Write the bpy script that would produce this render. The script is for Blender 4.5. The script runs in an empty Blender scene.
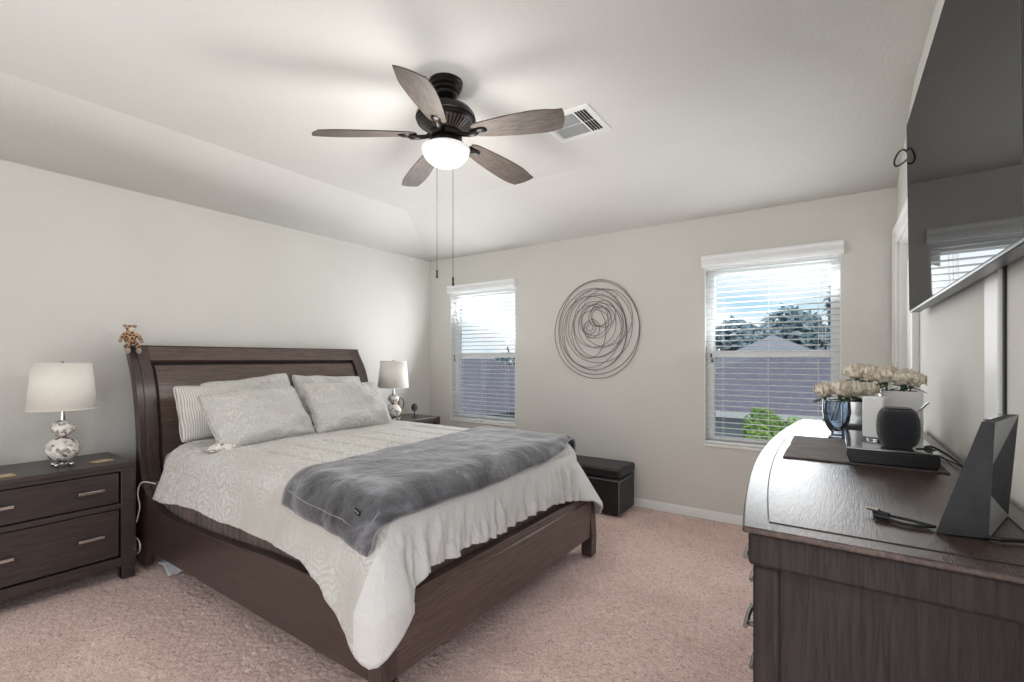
import bpy, bmesh, math, random
from mathutils import Vector, Matrix, noise

random.seed(7)
sc = bpy.context.scene
COL = sc.collection
PI = math.pi

# ------------------------------------------------------------------ camera
F_PX = 471.5
cam = bpy.data.cameras.new('camera')
cam.lens = F_PX / 1024 * 36.0
cam.sensor_width = 36.0
cam.shift_y = 17.5 / 1024
cam.clip_start = 0.02
cam_o = bpy.data.objects.new('camera', cam)
cam_o.location = (0, 0, 1.30)
cam_o.rotation_euler = (math.radians(90), 0, math.radians(34.49))
COL.objects.link(cam_o)
sc.camera = cam_o

# ------------------------------------------------------------------ view
sc.view_settings.view_transform = 'Standard'
sc.view_settings.look = 'None'
sc.view_settings.gamma = 1.0
sc.view_settings.use_curve_mapping = False
sc.view_settings.exposure = 0.17
sc.cycles.use_denoising = True
sc.cycles.max_bounces = 10
sc.cycles.diffuse_bounces = 5
sc.cycles.transparent_max_bounces = 24
sc.cycles.sample_clamp_indirect = 6.0
sc.cycles.caustics_reflective = False
sc.cycles.caustics_refractive = False

# ------------------------------------------------------------------ world: bright sky with thin cloud
W = bpy.data.worlds.new('sky'); sc.world = W
W.use_nodes = True
nt = W.node_tree; nt.nodes.clear()
out = nt.nodes.new('ShaderNodeOutputWorld'); bg = nt.nodes.new('ShaderNodeBackground')
tc = nt.nodes.new('ShaderNodeTexCoord'); nz = nt.nodes.new('ShaderNodeTexNoise')
mp = nt.nodes.new('ShaderNodeMapping'); mp.inputs['Scale'].default_value = (1.0, 1.0, 2.6)
nz.inputs['Scale'].default_value = 3.2; nz.inputs['Detail'].default_value = 6; nz.inputs['Roughness'].default_value = .55
cr = nt.nodes.new('ShaderNodeValToRGB')
cr.color_ramp.elements[0].position = .36; cr.color_ramp.elements[0].color = (.50, .76, .92, 1)
cr.color_ramp.elements[1].position = .50; cr.color_ramp.elements[1].color = (1, 1, 1, 1)
nt.links.new(tc.outputs['Generated'], mp.inputs[0]); nt.links.new(mp.outputs[0], nz.inputs['Vector'])
nt.links.new(nz.outputs['Fac'], cr.inputs['Fac']); nt.links.new(cr.outputs[0], bg.inputs['Color'])
bg.inputs['Strength'].default_value = 0.95
nt.links.new(bg.outputs[0], out.inputs[0])

# ------------------------------------------------------------------ lights
def area(name, loc, target, sx, sy, power, color=(1, 1, 1)):
    l = bpy.data.lights.new(name, 'AREA'); l.shape = 'RECTANGLE'; l.size = sx; l.size_y = sy
    l.energy = power; l.color = color
    o = bpy.data.objects.new(name, l); o.location = loc
    d = Vector(target) - Vector(loc)
    o.rotation_euler = d.to_track_quat('-Z', 'Y').to_euler()
    COL.objects.link(o); return o
sun = bpy.data.lights.new('sun', 'SUN'); sun.energy = 1.6; sun.angle = math.radians(3); sun.color = (1, .97, .92)
so = bpy.data.objects.new('sun', sun); so.rotation_euler = (math.radians(32), math.radians(22), 0); COL.objects.link(so)
# unseen fill lamps added behind and beside the camera; daylight at the two visible windows
area('rear_fill', (-2.2, -1.85, 1.35), (.2, 2.2, 1.4), 2.4, 1.9, 15, (1, .99, .97))  # added fill from behind the camera, no window known there
area('side_fill', (.30, -.65, 1.0), (-3.6, 1.6, 2.2), 1.3, 1.9, 20, (.98, .985, 1))  # added fill from the right, brightens the left wall and bed foot
area('daylight_right_window', (-.42, 3.97, 1.35), (-1.0, .6, 2.7), .85, 1.35, 15, (.95, .98, 1))
area('daylight_left_window', (-3.15, 3.97, 1.35), (-2.7, .6, 2.7), .8, 1.35, 20, (.95, .98, 1))

area('low_fill', (-1.0, -.7, .5), (-2.2, 3.0, 2.7), 1.8, .8, 3, (1, .99, .98))  # added low fill aimed upward to lift the ceiling slopes

# ------------------------------------------------------------------ material helpers
def rgb(r, g, b):
    f = lambda c: (c / 255 / 12.92) if c / 255 <= .04045 else ((c / 255 + .055) / 1.055) ** 2.4
    return (f(r), f(g), f(b), 1)
class NT:
    def __init__(s, name):
        s.m = bpy.data.materials.new(name); s.m.use_nodes = True
        s.t = s.m.node_tree; s.b = s.t.nodes['Principled BSDF']; s.out = s.t.nodes['Material Output']
        s.tc = s.t.nodes.new('ShaderNodeTexCoord')
    def n(s, ty, **kw):
        x = s.t.nodes.new(ty)
        for k, v in kw.items():
            if k in x.inputs: x.inputs[k].default_value = v
            else: setattr(x, k, v)
        return x
    def l(s, a, b): s.t.links.new(a, b)
    def coords(s, scale=(1, 1, 1), rot=(0, 0, 0), src='Object'):
        m = s.n('ShaderNodeMapping'); m.inputs['Scale'].default_value = scale; m.inputs['Rotation'].default_value = rot
        s.l(s.tc.outputs[src], m.inputs[0]); return m.outputs[0]
    def noise(s, vec, scale, detail=3, rough=.5, dist=0):
        x = s.n('ShaderNodeTexNoise'); x.inputs['Scale'].default_value = scale; x.inputs['Detail'].default_value = detail
        x.inputs['Roughness'].default_value = rough; x.inputs['Distortion'].default_value = dist
        s.l(vec, x.inputs['Vector']); return x.outputs['Fac']
    def ramp(s, fac, stops):
        r = s.n('ShaderNodeValToRGB'); e = r.color_ramp.elements
        e[0].position, e[0].color = stops[0]; e[1].position, e[1].color = stops[-1]
        for p, c in stops[1:-1]:
            q = e.new(p); q.color = c
        s.l(fac, r.inputs['Fac']); return r.outputs['Color']
    def bump(s, h, strength=.3, dist=.01, prev=None):
        b = s.n('ShaderNodeBump'); b.inputs['Strength'].default_value = strength; b.inputs['Distance'].default_value = dist
        s.l(h, b.inputs['Height'])
        if prev: s.l(prev, b.inputs['Normal'])
        s.l(b.outputs[0], s.b.inputs['Normal']); return b.outputs[0]
    def set(s, **kw):
        for k, v in kw.items(): s.b.inputs[k].default_value = v
        return s
M = {}
def plain(key, c, rough=.5, metal=0.0, **kw):
    t = NT(key); t.set(**{'Base Color': c, 'Roughness': rough, 'Metallic': metal})
    f = t.noise(t.coords((1, 1, 1)), 60, 3)
    t.bump(f, .04, .002)
    for k, v in kw.items(): t.b.inputs[k.replace('_', ' ')].default_value = v
    M[key] = t.m; return t
def wall_mat(key, c1, c2):
    t = NT(key); v = t.coords()
    f = t.noise(v, 1.6, 4); t.l(t.ramp(f, [(.3, c1), (.7, c2)]), t.b.inputs['Base Color'])
    t.set(Roughness=.85); t.b.inputs['Specular IOR Level'].default_value = .25
    b1 = t.bump(t.noise(v, 55, 3, .55, .4), .35, .004)
    t.bump(t.noise(v, 190, 2, .5), .15, .002, b1); M[key] = t.m
wall_mat('wall_paint', rgb(210, 208, 203), rgb(215, 213, 208))
wall_mat('ceiling_paint', rgb(234, 233, 229), rgb(238, 237, 233))
plain('trim_white', rgb(232, 232, 230), .5)
plain('blind_white', rgb(236, 238, 238), .5)
plain('dull_nickel', rgb(112, 108, 106), .4, .8)
plain('vinyl_white', rgb(246, 247, 247), .35)

t = NT('carpet'); v = t.coords()
f1 = t.noise(t.coords((1, 1.6, 1), (0, 0, .5)), 75, 5, .75, 1.2); f2 = t.noise(v, 3.2, 4, .6); f3 = t.noise(v, 26, 3, .6, .6)
c1 = t.ramp(f1, [(.35, rgb(136, 100, 95)), (.46, rgb(230, 194, 184)), (.63, rgb(255, 234, 228))])
mx = t.n('ShaderNodeMix', data_type='RGBA', blend_type='MULTIPLY'); mx.inputs[0].default_value = .5
t.l(c1, mx.inputs[6]); t.l(t.ramp(f2, [(.32, rgb(222, 214, 210)), (.65, rgb(255, 255, 255))]), mx.inputs[7])
t.l(mx.outputs[2], t.b.inputs['Base Color'])
t.set(Roughness=1.0); t.b.inputs['Specular IOR Level'].default_value = .1
t.b.inputs['Sheen Weight'].default_value = .25; t.b.inputs['Sheen Roughness'].default_value = .6
b = t.bump(f1, .7, .010); t.bump(f3, .4, .02, b); M['carpet'] = t.m

def wood(key, dark, light, axis='X', rough=.36, bumpk=.12, coat=.25):
    t = NT(key)
    sc_ = {'X': (1.5, 26, 26), 'Y': (26, 1.5, 26), 'Z': (26, 26, 1.5)}[axis]
    v = t.coords(sc_); f = t.noise(v, 4.0, 6, .65, .6); g = t.noise(v, 14, 4, .7, .2)
    mxx = t.n('ShaderNodeMath', operation='ADD'); ml = t.n('ShaderNodeMath', operation='MULTIPLY'); ml.inputs[1].default_value = .5
    t.l(g, ml.inputs[0]); t.l(f, mxx.inputs[0]); t.l(ml.outputs[0], mxx.inputs[1])
    t.l(t.ramp(mxx.outputs[0], [(.55, dark), (.95, light)]), t.b.inputs['Base Color'])
    t.set(Roughness=rough); t.b.inputs['Coat Weight'].default_value = coat; t.b.inputs['Coat Roughness'].default_value = .25
    t.bump(g, bumpk, .002); M[key] = t.m
wood('bed_wood_x', rgb(40, 30, 28), rgb(70, 54, 49), 'X')
wood('bed_wood_y', rgb(60, 47, 43), rgb(104, 85, 77), 'Y')
wood('bed_wood_z', rgb(46, 36, 33), rgb(80, 64, 58), 'Z')
wood('stand_wood_y', rgb(42, 34, 33), rgb(68, 57, 54), 'Y', .4)
wood('dresser_wood_z', rgb(27, 22, 21), rgb(51, 43, 41), 'Z', .6, .2, 0); M['dresser_wood_z'].node_tree.nodes['Principled BSDF'].inputs['Specular IOR Level'].default_value = .22
wood('dresser_top', rgb(54, 42, 39), rgb(84, 68, 62), 'Y', .22, .7, .1); M['dresser_top'].node_tree.nodes['Principled BSDF'].inputs['Specular IOR Level'].default_value = .4
wood('blade_wood', rgb(62, 53, 48), rgb(108, 97, 89), 'X', .55, .1, 0)
plain('groove_black', rgb(14, 11, 11), .5)
plain('bronze', rgb(44, 41, 40), .32, .75)
plain('bronze_light', rgb(112, 106, 98), .4, .6)
plain('brushed_nickel', rgb(190, 184, 178), .25, 1.0)
plain('chrome', rgb(205, 205, 205), .1, 1.0)
plain('black_plastic', rgb(24, 24, 26), .4)
plain('cable_black', rgb(16, 16, 17), .45)
plain('cable_white', rgb(225, 223, 218), .5)
plain('white_plastic', rgb(226, 226, 226), .35)
plain('silver_gloss', rgb(168, 170, 172), .12, .85)
plain('grey_shell', rgb(150, 152, 154), .4)
plain('vent_grey', rgb(150, 152, 154), .6)
plain('dark_gap', rgb(18, 18, 18), .8)
plain('tan_card', rgb(190, 170, 140), .6)
plain('stem_green', rgb(66, 92, 60), .6)
plain('tag_black', rgb(10, 10, 10), .7)
plain('tag_white', rgb(210, 210, 210), .7)
plain('white_cloth', rgb(205, 205, 212), .9)
plain('brown_vase', rgb(150, 128, 106), .35)

# smooth fabrics
def fabric(key, c1, c2, scale=300, bmp=.2, rough=.95, sheen=.3):
    t = NT(key); v = t.coords()
    f = t.noise(v, 7, 4, .6, .5); t.l(t.ramp(f, [(.35, c1), (.65, c2)]), t.b.inputs['Base Color'])
    t.set(Roughness=rough); t.b.inputs['Sheen Weight'].default_value = sheen; t.b.inputs['Specular IOR Level'].default_value = .2
    b = t.bump(t.noise(v, scale, 2), bmp, .002); t.bump(t.noise(v, 22, 4, .6, 1.2), .25, .012, b)
    M[key] = t.m; return t
fabric('shade_fabric', rgb(226, 223, 214), rgb(232, 229, 221), 500, .1, .9, .1)
fabric('mattress_ticking', rgb(120, 112, 108), rgb(150, 140, 134))
fabric('box_spring_cover', rgb(78, 64, 58), rgb(104, 86, 78), 90, .5)
t = NT('throw_plush'); v = t.coords()
f = t.noise(v, 4.5, 5, .6, .8); t.l(t.ramp(f, [(.34, rgb(44, 44, 47)), (.55, rgb(82, 82, 87)), (.68, rgb(128, 129, 136))]), t.b.inputs['Base Color'])  # light and dark mottling puts the velvet sheen into the base colour
t.set(Roughness=.8); t.b.inputs['Sheen Weight'].default_value = .5; t.b.inputs['Specular IOR Level'].default_value = .2
b = t.bump(t.noise(v, 60, 2), .4, .003); t.bump(t.noise(v, 9, 3, .5, .7), .4, .03, b); M['throw_plush'] = t.m
fabric('throw_binding', rgb(112, 110, 112), rgb(140, 138, 140), 120, .4, .6, .4)
fabric('speaker_felt', rgb(58, 59, 61), rgb(72, 73, 75), 500, .6, .95, .1)
fabric('speaker_mesh', rgb(34, 36, 40), rgb(46, 48, 53), 900, .6, .8)
fabric('runner_cloth', rgb(72, 64, 64), rgb(92, 82, 80), 200, .4)
fabric('plush_cream', rgb(214, 198, 178), rgb(226, 214, 198), 260, .6)
fabric('plush_grey', rgb(150, 134, 122), rgb(168, 152, 140), 260, .6)

# giraffe-like blotches
t = NT('plush_spots'); v = t.coords()
vo = t.n('ShaderNodeTexVoronoi', feature='DISTANCE_TO_EDGE'); vo.inputs['Scale'].default_value = 42; t.l(v, vo.inputs['Vector'])
t.l(t.ramp(vo.outputs['Distance'], [(.07, rgb(196, 164, 128)), (.14, rgb(84, 46, 30))]), t.b.inputs['Base Color'])
t.set(Roughness=.95); t.bump(t.noise(v, 300, 2), .5, .003); M['plush_spots'] = t.m
# comforter: embossed paisley and scrolls over off-white
def paisley(key, base, mark, scale=7.0, strength=1.0, plain_beyond=None, crumple=(.25, .010, 20)):
    t = NT(key); v = t.coords()
    wv = t.n('ShaderNodeTexVoronoi', feature='F1'); wv.inputs['Scale'].default_value = scale; t.l(v, wv.inputs['Vector'])
    ms = t.n('ShaderNodeMath', operation='MULTIPLY'); ms.inputs[1].default_value = 34.0; t.l(wv.outputs['Distance'], ms.inputs[0])
    n2 = t.noise(v, 26, 3, .6, 1.5); m2 = t.n('ShaderNodeMath', operation='MULTIPLY_ADD'); m2.inputs[1].default_value = 14; t.l(n2, m2.inputs[0]); t.l(ms.outputs[0], m2.inputs[2])
    sn = t.n('ShaderNodeMath', operation='SINE'); t.l(m2.outputs[0], sn.inputs[0])
    mr = t.n('ShaderNodeMapRange'); mr.inputs[1].default_value = -.5; mr.inputs[2].default_value = .6; t.l(sn.outputs[0], mr.inputs[0])
    f = t.noise(v, 2.2, 2, .5)
    mk = t.n('ShaderNodeMath', operation='MULTIPLY'); rr = t.n('ShaderNodeMapRange'); rr.inputs[1].default_value = .38; rr.inputs[2].default_value = .56
    t.l(f, rr.inputs[0]); t.l(rr.outputs[0], mk.inputs[0]); t.l(mr.outputs[0], mk.inputs[1])
    ms3 = t.n('ShaderNodeMath', operation='MULTIPLY'); ms3.inputs[1].default_value = strength; t.l(mk.outputs[0], ms3.inputs[0])
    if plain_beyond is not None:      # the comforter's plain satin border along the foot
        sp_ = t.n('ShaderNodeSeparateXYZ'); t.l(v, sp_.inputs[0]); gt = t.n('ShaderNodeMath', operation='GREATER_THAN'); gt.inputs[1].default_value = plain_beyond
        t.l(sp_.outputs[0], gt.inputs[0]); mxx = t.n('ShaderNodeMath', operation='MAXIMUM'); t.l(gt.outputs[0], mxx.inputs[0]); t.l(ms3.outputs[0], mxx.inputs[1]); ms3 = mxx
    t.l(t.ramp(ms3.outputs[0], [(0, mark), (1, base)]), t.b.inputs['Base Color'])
    t.set(Roughness=.85); t.b.inputs['Sheen Weight'].default_value = .2; t.b.inputs['Specular IOR Level'].default_value = .25
    b = t.bump(mk.outputs[0], .12, .003); t.bump(t.noise(v, crumple[2], 4, .6, 1.0), crumple[0], crumple[1], b); M[key] = t.m
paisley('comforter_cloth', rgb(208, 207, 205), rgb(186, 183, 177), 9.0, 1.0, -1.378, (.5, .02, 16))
paisley('pillow_cloth', rgb(206, 204, 200), rgb(190, 188, 184), 16, 1.0, None, (.9, .04, 9))
# striped pillow
t = NT('stripe_cloth'); v = t.coords()
wv = t.n('ShaderNodeTexWave', wave_type='BANDS', bands_direction='Y'); wv.inputs['Scale'].default_value = 26; t.l(v, wv.inputs['Vector'])
wv.inputs['Distortion'].default_value = .4
t.l(t.ramp(wv.outputs['Fac'], [(.25, rgb(176, 172, 168)), (.55, rgb(216, 213, 208))]), t.b.inputs['Base Color'])
t.set(Roughness=.9); t.bump(t.noise(v, 24, 4, .6, 1), .3, .01); M['stripe_cloth'] = t.m
# black faux leather
t = NT('black_leather'); v = t.coords()
t.set(**{'Base Color': rgb(26, 26, 28), 'Roughness': .38}); t.bump(t.noise(v, 160, 3, .6), .3, .003); M['black_leather'] = t.m
# mother of pearl mosaic
t = NT('pearl_mosaic'); v = t.coords()
vo = t.n('ShaderNodeTexVoronoi'); vo.inputs['Scale'].default_value = 55; t.l(v, vo.inputs['Vector'])
sx = t.n('ShaderNodeSeparateColor'); t.l(vo.outputs['Color'], sx.inputs[0])
t.l(t.ramp(sx.outputs[0], [(0, rgb(112, 98, 88)), (.22, rgb(170, 162, 152)), (.4, rgb(218, 214, 208)), (1, rgb(238, 236, 232))]), t.b.inputs['Base Color'])
t.set(Roughness=.18); t.b.inputs['Coat Weight'].default_value = .5; t.bump(vo.outputs['Distance'], .15, .003); M['pearl_mosaic'] = t.m
# glass for the windows: sees through, reflects a little
def sheer(key, tint, refl=.06, rough=.02, opacity=0.0, solid=(.1, .1, .1, 1)):
    m = bpy.data.materials.new(key); m.use_nodes = True; n = m.node_tree; n.nodes.clear()
    o = n.nodes.new('ShaderNodeOutputMaterial'); tr = n.nodes.new('ShaderNodeBsdfTransparent'); tr.inputs[0].default_value = tint
    g = n.nodes.new('ShaderNodeBsdfGlossy'); g.inputs['Roughness'].default_value = rough
    mi = n.nodes.new('ShaderNodeMixShader')
    lw = n.nodes.new('ShaderNodeFresnel'); lw.inputs[0].default_value = 1.12 if key == 'window_glass' else 1.45
    if refl > 0: n.links.new(lw.outputs[0], mi.inputs[0])
    else: mi.inputs[0].default_value = 0
    n.links.new(tr.outputs[0], mi.inputs[1]); n.links.new(g.outputs[0], mi.inputs[2])
    last = mi.outputs[0]
    if opacity > 0:
        d = n.nodes.new('ShaderNodeBsdfDiffuse'); d.inputs[0].default_value = solid
        m2 = n.nodes.new('ShaderNodeMixShader'); m2.inputs[0].default_value = opacity
        n.links.new(last, m2.inputs[1]); n.links.new(d.outputs[0], m2.inputs[2]); last = m2.outputs[0]
    n.links.new(last, o.inputs[0]); M[key] = m
sheer('window_glass', (.95, .97, .98, 1))
sheer('insect_screen', (1, 1, 1, 1), 0, .5, .30, rgb(96, 100, 118))
sheer('vase_glass', (.80, .86, .92, 1), .3, .01, .10, rgb(150, 165, 180))
# television: black mirror screen
m_ = bpy.data.materials.new('tv_screen'); m_.use_nodes = True; n_t = m_.node_tree; n_t.nodes.clear()
o_ = n_t.nodes.new('ShaderNodeOutputMaterial'); d_ = n_t.nodes.new('ShaderNodeBsdfDiffuse'); d_.inputs[0].default_value = (.004, .004, .0045, 1)
g_ = n_t.nodes.new('ShaderNodeBsdfGlossy'); g_.inputs['Roughness'].default_value = .02; x_ = n_t.nodes.new('ShaderNodeMixShader'); x_.inputs[0].default_value = .23
n_t.links.new(d_.outputs[0], x_.inputs[1]); n_t.links.new(g_.outputs[0], x_.inputs[2]); n_t.links.new(x_.outputs[0], o_.inputs[0]); M['tv_screen'] = m_
plain('tv_bezel', rgb(60, 60, 62), .3, .6)
# fan light bowl, switched on
t = NT('lit_glass'); t.set(**{'Base Color': rgb(240, 240, 240), 'Roughness': .25})
t.b.inputs['Emission Color'].default_value = (1, .99, .97, 1); t.b.inputs['Emission Strength'].default_value = .22; M['lit_glass'] = t.m
# petals
t = NT('petal_cream'); v = t.coords(); f = t.noise(v, 40, 3)
t.l(t.ramp(f, [(.3, rgb(222, 206, 184)), (.6, rgb(240, 232, 216))]), t.b.inputs['Base Color']); t.set(Roughness=.7)
t.b.inputs['Subsurface Weight'].default_value = .0; M['petal_cream'] = t.m
# outdoor
t = NT('roof_shingle'); v = t.coords()
br = t.n('ShaderNodeTexBrick'); br.inputs['Scale'].default_value = 5; br.inputs['Color1'].default_value = rgb(116, 116, 132); br.inputs['Color2'].default_value = rgb(140, 139, 154)
br.inputs['Mortar'].default_value = rgb(92, 90, 106); br.inputs['Mortar Size'].default_value = .03; t.l(v, br.inputs['Vector'])
t.l(br.outputs['Color'], t.b.inputs['Base Color']); t.set(Roughness=.9); t.bump(t.noise(v, 40, 3), .4, .02); M['roof_shingle'] = t.m
plain('roof_pale', rgb(168, 172, 184), .8)
wall_mat('house_siding', rgb(150, 158, 172), rgb(160, 168, 180))
wall_mat('house_dark', rgb(92, 100, 108), rgb(104, 110, 118))
plain('house_trim', rgb(214, 218, 224), .6)
plain('house_glass', rgb(60, 74, 84), .1)
plain('bark', rgb(82, 70, 60), .9)
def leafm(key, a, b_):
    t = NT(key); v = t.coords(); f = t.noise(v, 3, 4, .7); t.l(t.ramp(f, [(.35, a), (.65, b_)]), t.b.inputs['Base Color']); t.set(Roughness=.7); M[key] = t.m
leafm('leaf_hazy', rgb(96, 120, 134), rgb(150, 170, 180)); leafm('leaf_bright', rgb(96, 138, 60), rgb(160, 196, 96))  # distance haze is painted into the far trees' blue-grey leaf colour
leafm('lawn', rgb(84, 104, 70), rgb(118, 134, 94))

# ------------------------------------------------------------------ mesh builder
class MB:
    def __init__(s): s.v = []; s.f = []
    def add(s, vs, fs):
        o = len(s.v); s.v += [tuple(p) for p in vs]; s.f += [tuple(i + o for i in f) for f in fs]; return s
    def box(s, x0, x1, y0, y1, z0, z1):
        return s.add([(x0,y0,z0),(x1,y0,z0),(x1,y1,z0),(x0,y1,z0),(x0,y0,z1),(x1,y0,z1),(x1,y1,z1),(x0,y1,z1)],
                     [(0,3,2,1),(4,5,6,7),(0,1,5,4),(1,2,6,5),(2,3,7,6),(3,0,4,7)])
    def lathe(s, prof, c=(0, 0, 0), n=32, ax='Z', cap=True):
        vs = []; fs = []
        for (r, z) in prof:
            for k in range(n):
                a = 2 * PI * k / n; p = (r * math.cos(a), r * math.sin(a), z)
                if ax == 'X': p = (p[2], p[0], p[1])
                if ax == 'Y': p = (p[0], p[2], p[1])
                vs.append((p[0] + c[0], p[1] + c[1], p[2] + c[2]))
        for i in range(len(prof) - 1):
            for k in range(n):
                k2 = (k + 1) % n; fs.append((i*n+k, i*n+k2, (i+1)*n+k2, (i+1)*n+k))
        if cap:
            fs.append(tuple(range(n - 1, -1, -1))); fs.append(tuple((len(prof)-1)*n + k for k in range(n)))
        return s.add(vs, fs)
    def ball(s, c, rx, ry, rz, n=20, m=12):
        vs = []; fs = []
        for i in range(m + 1):
            ph = PI * i / m
            for k in range(n):
                a = 2 * PI * k / n
                vs.append((c[0] + rx*math.sin(ph)*math.cos(a), c[1] + ry*math.sin(ph)*math.sin(a), c[2] - rz*math.cos(ph)))
        for i in range(m):
            for k in range(n):
                k2 = (k+1) % n; fs.append((i*n+k, i*n+k2, (i+1)*n+k2, (i+1)*n+k))
        return s.add(vs, fs)
    def tube(s, pts, r, n=8, closed=False):
        pts = [Vector(p) for p in pts]; N = len(pts); vs = []; fs = []; up = Vector((0, 0, 1)); prev = None
        for i, p in enumerate(pts):
            a = pts[(i-1) % N] if (closed or i > 0) else p; b_ = pts[(i+1) % N] if (closed or i < N-1) else p
            d = (b_ - a).normalized() if (b_ - a).length > 1e-9 else Vector((0, 0, 1))
            if prev is None:
                x = d.cross(up if abs(d.z) < .9 else Vector((1, 0, 0))).normalized()
            else:
                x = (prev - d * prev.dot(d)).normalized()
            prev = x; y = d.cross(x); rr = r[i] if isinstance(r, (list, tuple)) else r
            for k in range(n):
                t_ = 2*PI*k/n; vs.append(p + (x*math.cos(t_) + y*math.sin(t_)) * rr)
        for i in range(N if closed else N-1):
            j = (i+1) % N
            for k in range(n):
                k2 = (k+1) % n; fs.append((i*n+k, i*n+k2, j*n+k2, j*n+k))
        if not closed: fs.append(tuple(range(n-1, -1, -1))); fs.append(tuple((N-1)*n+k for k in range(n)))
        return s.add(vs, fs)
    def prism(s, poly, a0, a1, plane='XZ'):
        n = len(poly)
        def P(p, a): return {'XZ': (p[0], a, p[1]), 'XY': (p[0], p[1], a), 'YZ': (a, p[0], p[1])}[plane]
        vs = [P(p, a0) for p in poly] + [P(p, a1) for p in poly]
        fs = [tuple(range(n-1, -1, -1)), tuple(range(n, 2*n))] + [(i, (i+1) % n, n+(i+1) % n, n+i) for i in range(n)]
        return s.add(vs, fs)
    def grid(s, fn, nu, nv):
        vs = [fn(i/(nu-1), j/(nv-1)) for i in range(nu) for j in range(nv)]
        fs = [(i*nv+j, (i+1)*nv+j, (i+1)*nv+j+1, i*nv+j+1) for i in range(nu-1) for j in range(nv-1)]
        return s.add(vs, fs)
    def build(s, name, mat, parent=None, bevel=0, angle=35, seg=2, thick=0, sub=0, off=-1, merge=False):
        me = bpy.data.meshes.new(name); me.from_pydata(s.v, [], s.f)
        bm = bmesh.new(); bm.from_mesh(me)
        if merge: bmesh.ops.remove_doubles(bm, verts=bm.verts, dist=1e-5)
        bmesh.ops.recalc_face_normals(bm, faces=bm.faces); bm.to_mesh(me); bm.free()
        for p in me.polygons: p.use_smooth = True
        me.set_sharp_from_angle(angle=math.radians(angle))
        me.materials.append(M[mat] if isinstance(mat, str) else mat)
        o = bpy.data.objects.new(name, me); COL.objects.link(o)
        if parent: o.parent = parent
        if thick: 
            md = o.modifiers.new('solid', 'SOLIDIFY'); md.thickness = thick; md.offset = off
        if bevel:
            md = o.modifiers.new('bevel', 'BEVEL'); md.width = bevel; md.segments = seg; md.limit_method = 'ANGLE'; md.angle_limit = math.radians(40)
        if sub:
            md = o.modifiers.new('sub', 'SUBSURF'); md.levels = sub; md.render_levels = sub
        return o
def tag(o, label, cat, group=None, kind=None):
    o['label'] = label; o['category'] = cat
    if group: o['group'] = group
    if kind: o['kind'] = kind
    return o
def thing(name, label, cat, loc=(0, 0, 0), rz=0, group=None):
    o = bpy.data.objects.new(name, None); o.empty_display_size = .05; COL.objects.link(o)
    o.location = loc; o.rotation_euler = (0, 0, rz)
    return tag(o, label, cat, group)
def copy_tree(o, parent=None):
    c = o.copy(); COL.objects.link(c); c.parent = parent
    for ch in list(o.children): copy_tree(ch, c)
    return c
def struct(o): o['kind'] = 'structure'; return o

# ------------------------------------------------------------------ room
XL, XR, YW, YB = -3.957, .335, 4.045, -1.9
ZW, ZC = 2.444, 2.74
XLc, YWc = -3.45, 3.215        # creases where the sloped bands meet the flat ceiling
DEP = .13
WIN = [(-3.629, -2.733, .592, 2.045), (-.881, .030, .592, 2.045)]
def wall_with_holes(x0, x1, z0, z1, holes, y0, y1):
    m = MB(); xs = sorted({x0, x1} | {h[0] for h in holes} | {h[1] for h in holes}); zs = sorted({z0, z1} | {h[2] for h in holes} | {h[3] for h in holes})
    for i in range(len(xs)-1):
        for j in range(len(zs)-1):
            cx, cz = (xs[i]+xs[i+1])/2, (zs[j]+zs[j+1])/2
            if any(h[0] < cx < h[1] and h[2] < cz < h[3] for h in holes): continue
            m.box(xs[i], xs[i+1], y0, y1, zs[j], zs[j+1])
    return m
struct(wall_with_holes(XL-.12, XR+.12, 0, ZW+.1, WIN, YW, YW+DEP).build('wall_window_side', 'wall_paint'))
struct(MB().box(XL-.12, XL, YB, YW, 0, ZW+.1).build('wall_left', 'wall_paint'))
DY0, DY1, DZ = 3.11, 3.93, 2.05
m = MB(); m.box(XR, XR+.12, .55, DY0, 0, ZC+.1); m.box(XR, XR+.12, DY1, YW, 0, ZC+.1); m.box(XR, XR+.12, DY0, DY1, DZ, ZC+.1)
m.box(XR, XR+.12, YB, -1.5, 0, ZC+.1); m.box(XR, XR+.12, -1.5, .55, 2.35, ZC+.1)
struct(m.build('wall_right', 'wall_paint'))
m = wall_with_holes(XL-.12, XR+.12, 0, ZC+.1, [(-3.4, 0, .35, 2.45)], YB-.12, YB)
struct(m.build('wall_rear', 'wall_paint'))
m = MB()
flat = [(XLc, YB), (XR+.12, YB), (XR+.12, YWc), (XLc, YWc)]
e = .10
m.add([(XLc,YB,ZC),(XR+.12,YB,ZC),(XR+.12,YWc,ZC),(XLc,YWc,ZC),(XL,YB,ZW),(XL,YW,ZW),(XR+.12,YW,ZW)],
      [(0,1,2,3),(0,3,5,4),(3,2,6,5)])
struct(m.build('ceiling', 'ceiling_paint', thick=.1, off=1, angle=3))
def floor_h(u, v_):
    return None
# carpet with real tufted relief where the camera looks, flat elsewhere
FX0, FX1, FY0, FY1 = XL, XR, .2, YW
nx, ny = 520, 460
vs = []; fs = []
for j in range(ny+1):
    for i in range(nx+1):
        x = FX0 + (FX1-FX0)*i/nx; y = FY0 + (FY1-FY0)*j/ny
        h = noise.noise(Vector((x*55, y*55, 0))) * .005 + noise.noise(Vector((x*12, y*12, 3))) * .0035
        vs.append((x, y, h - .006))
for j in range(ny):
    for i in range(nx):
        a = j*(nx+1)+i; fs.append((a, a+1, a+nx+2, a+nx+1))
m = MB(); m.v = vs; m.f = fs; m.box(XL, XR, YB, FY0, -.06, -.004); m.box(XL-.1, XR+.1, YB, YW+.1, -.2, -.06)
struct(m.build('floor', 'carpet', angle=180))
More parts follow.
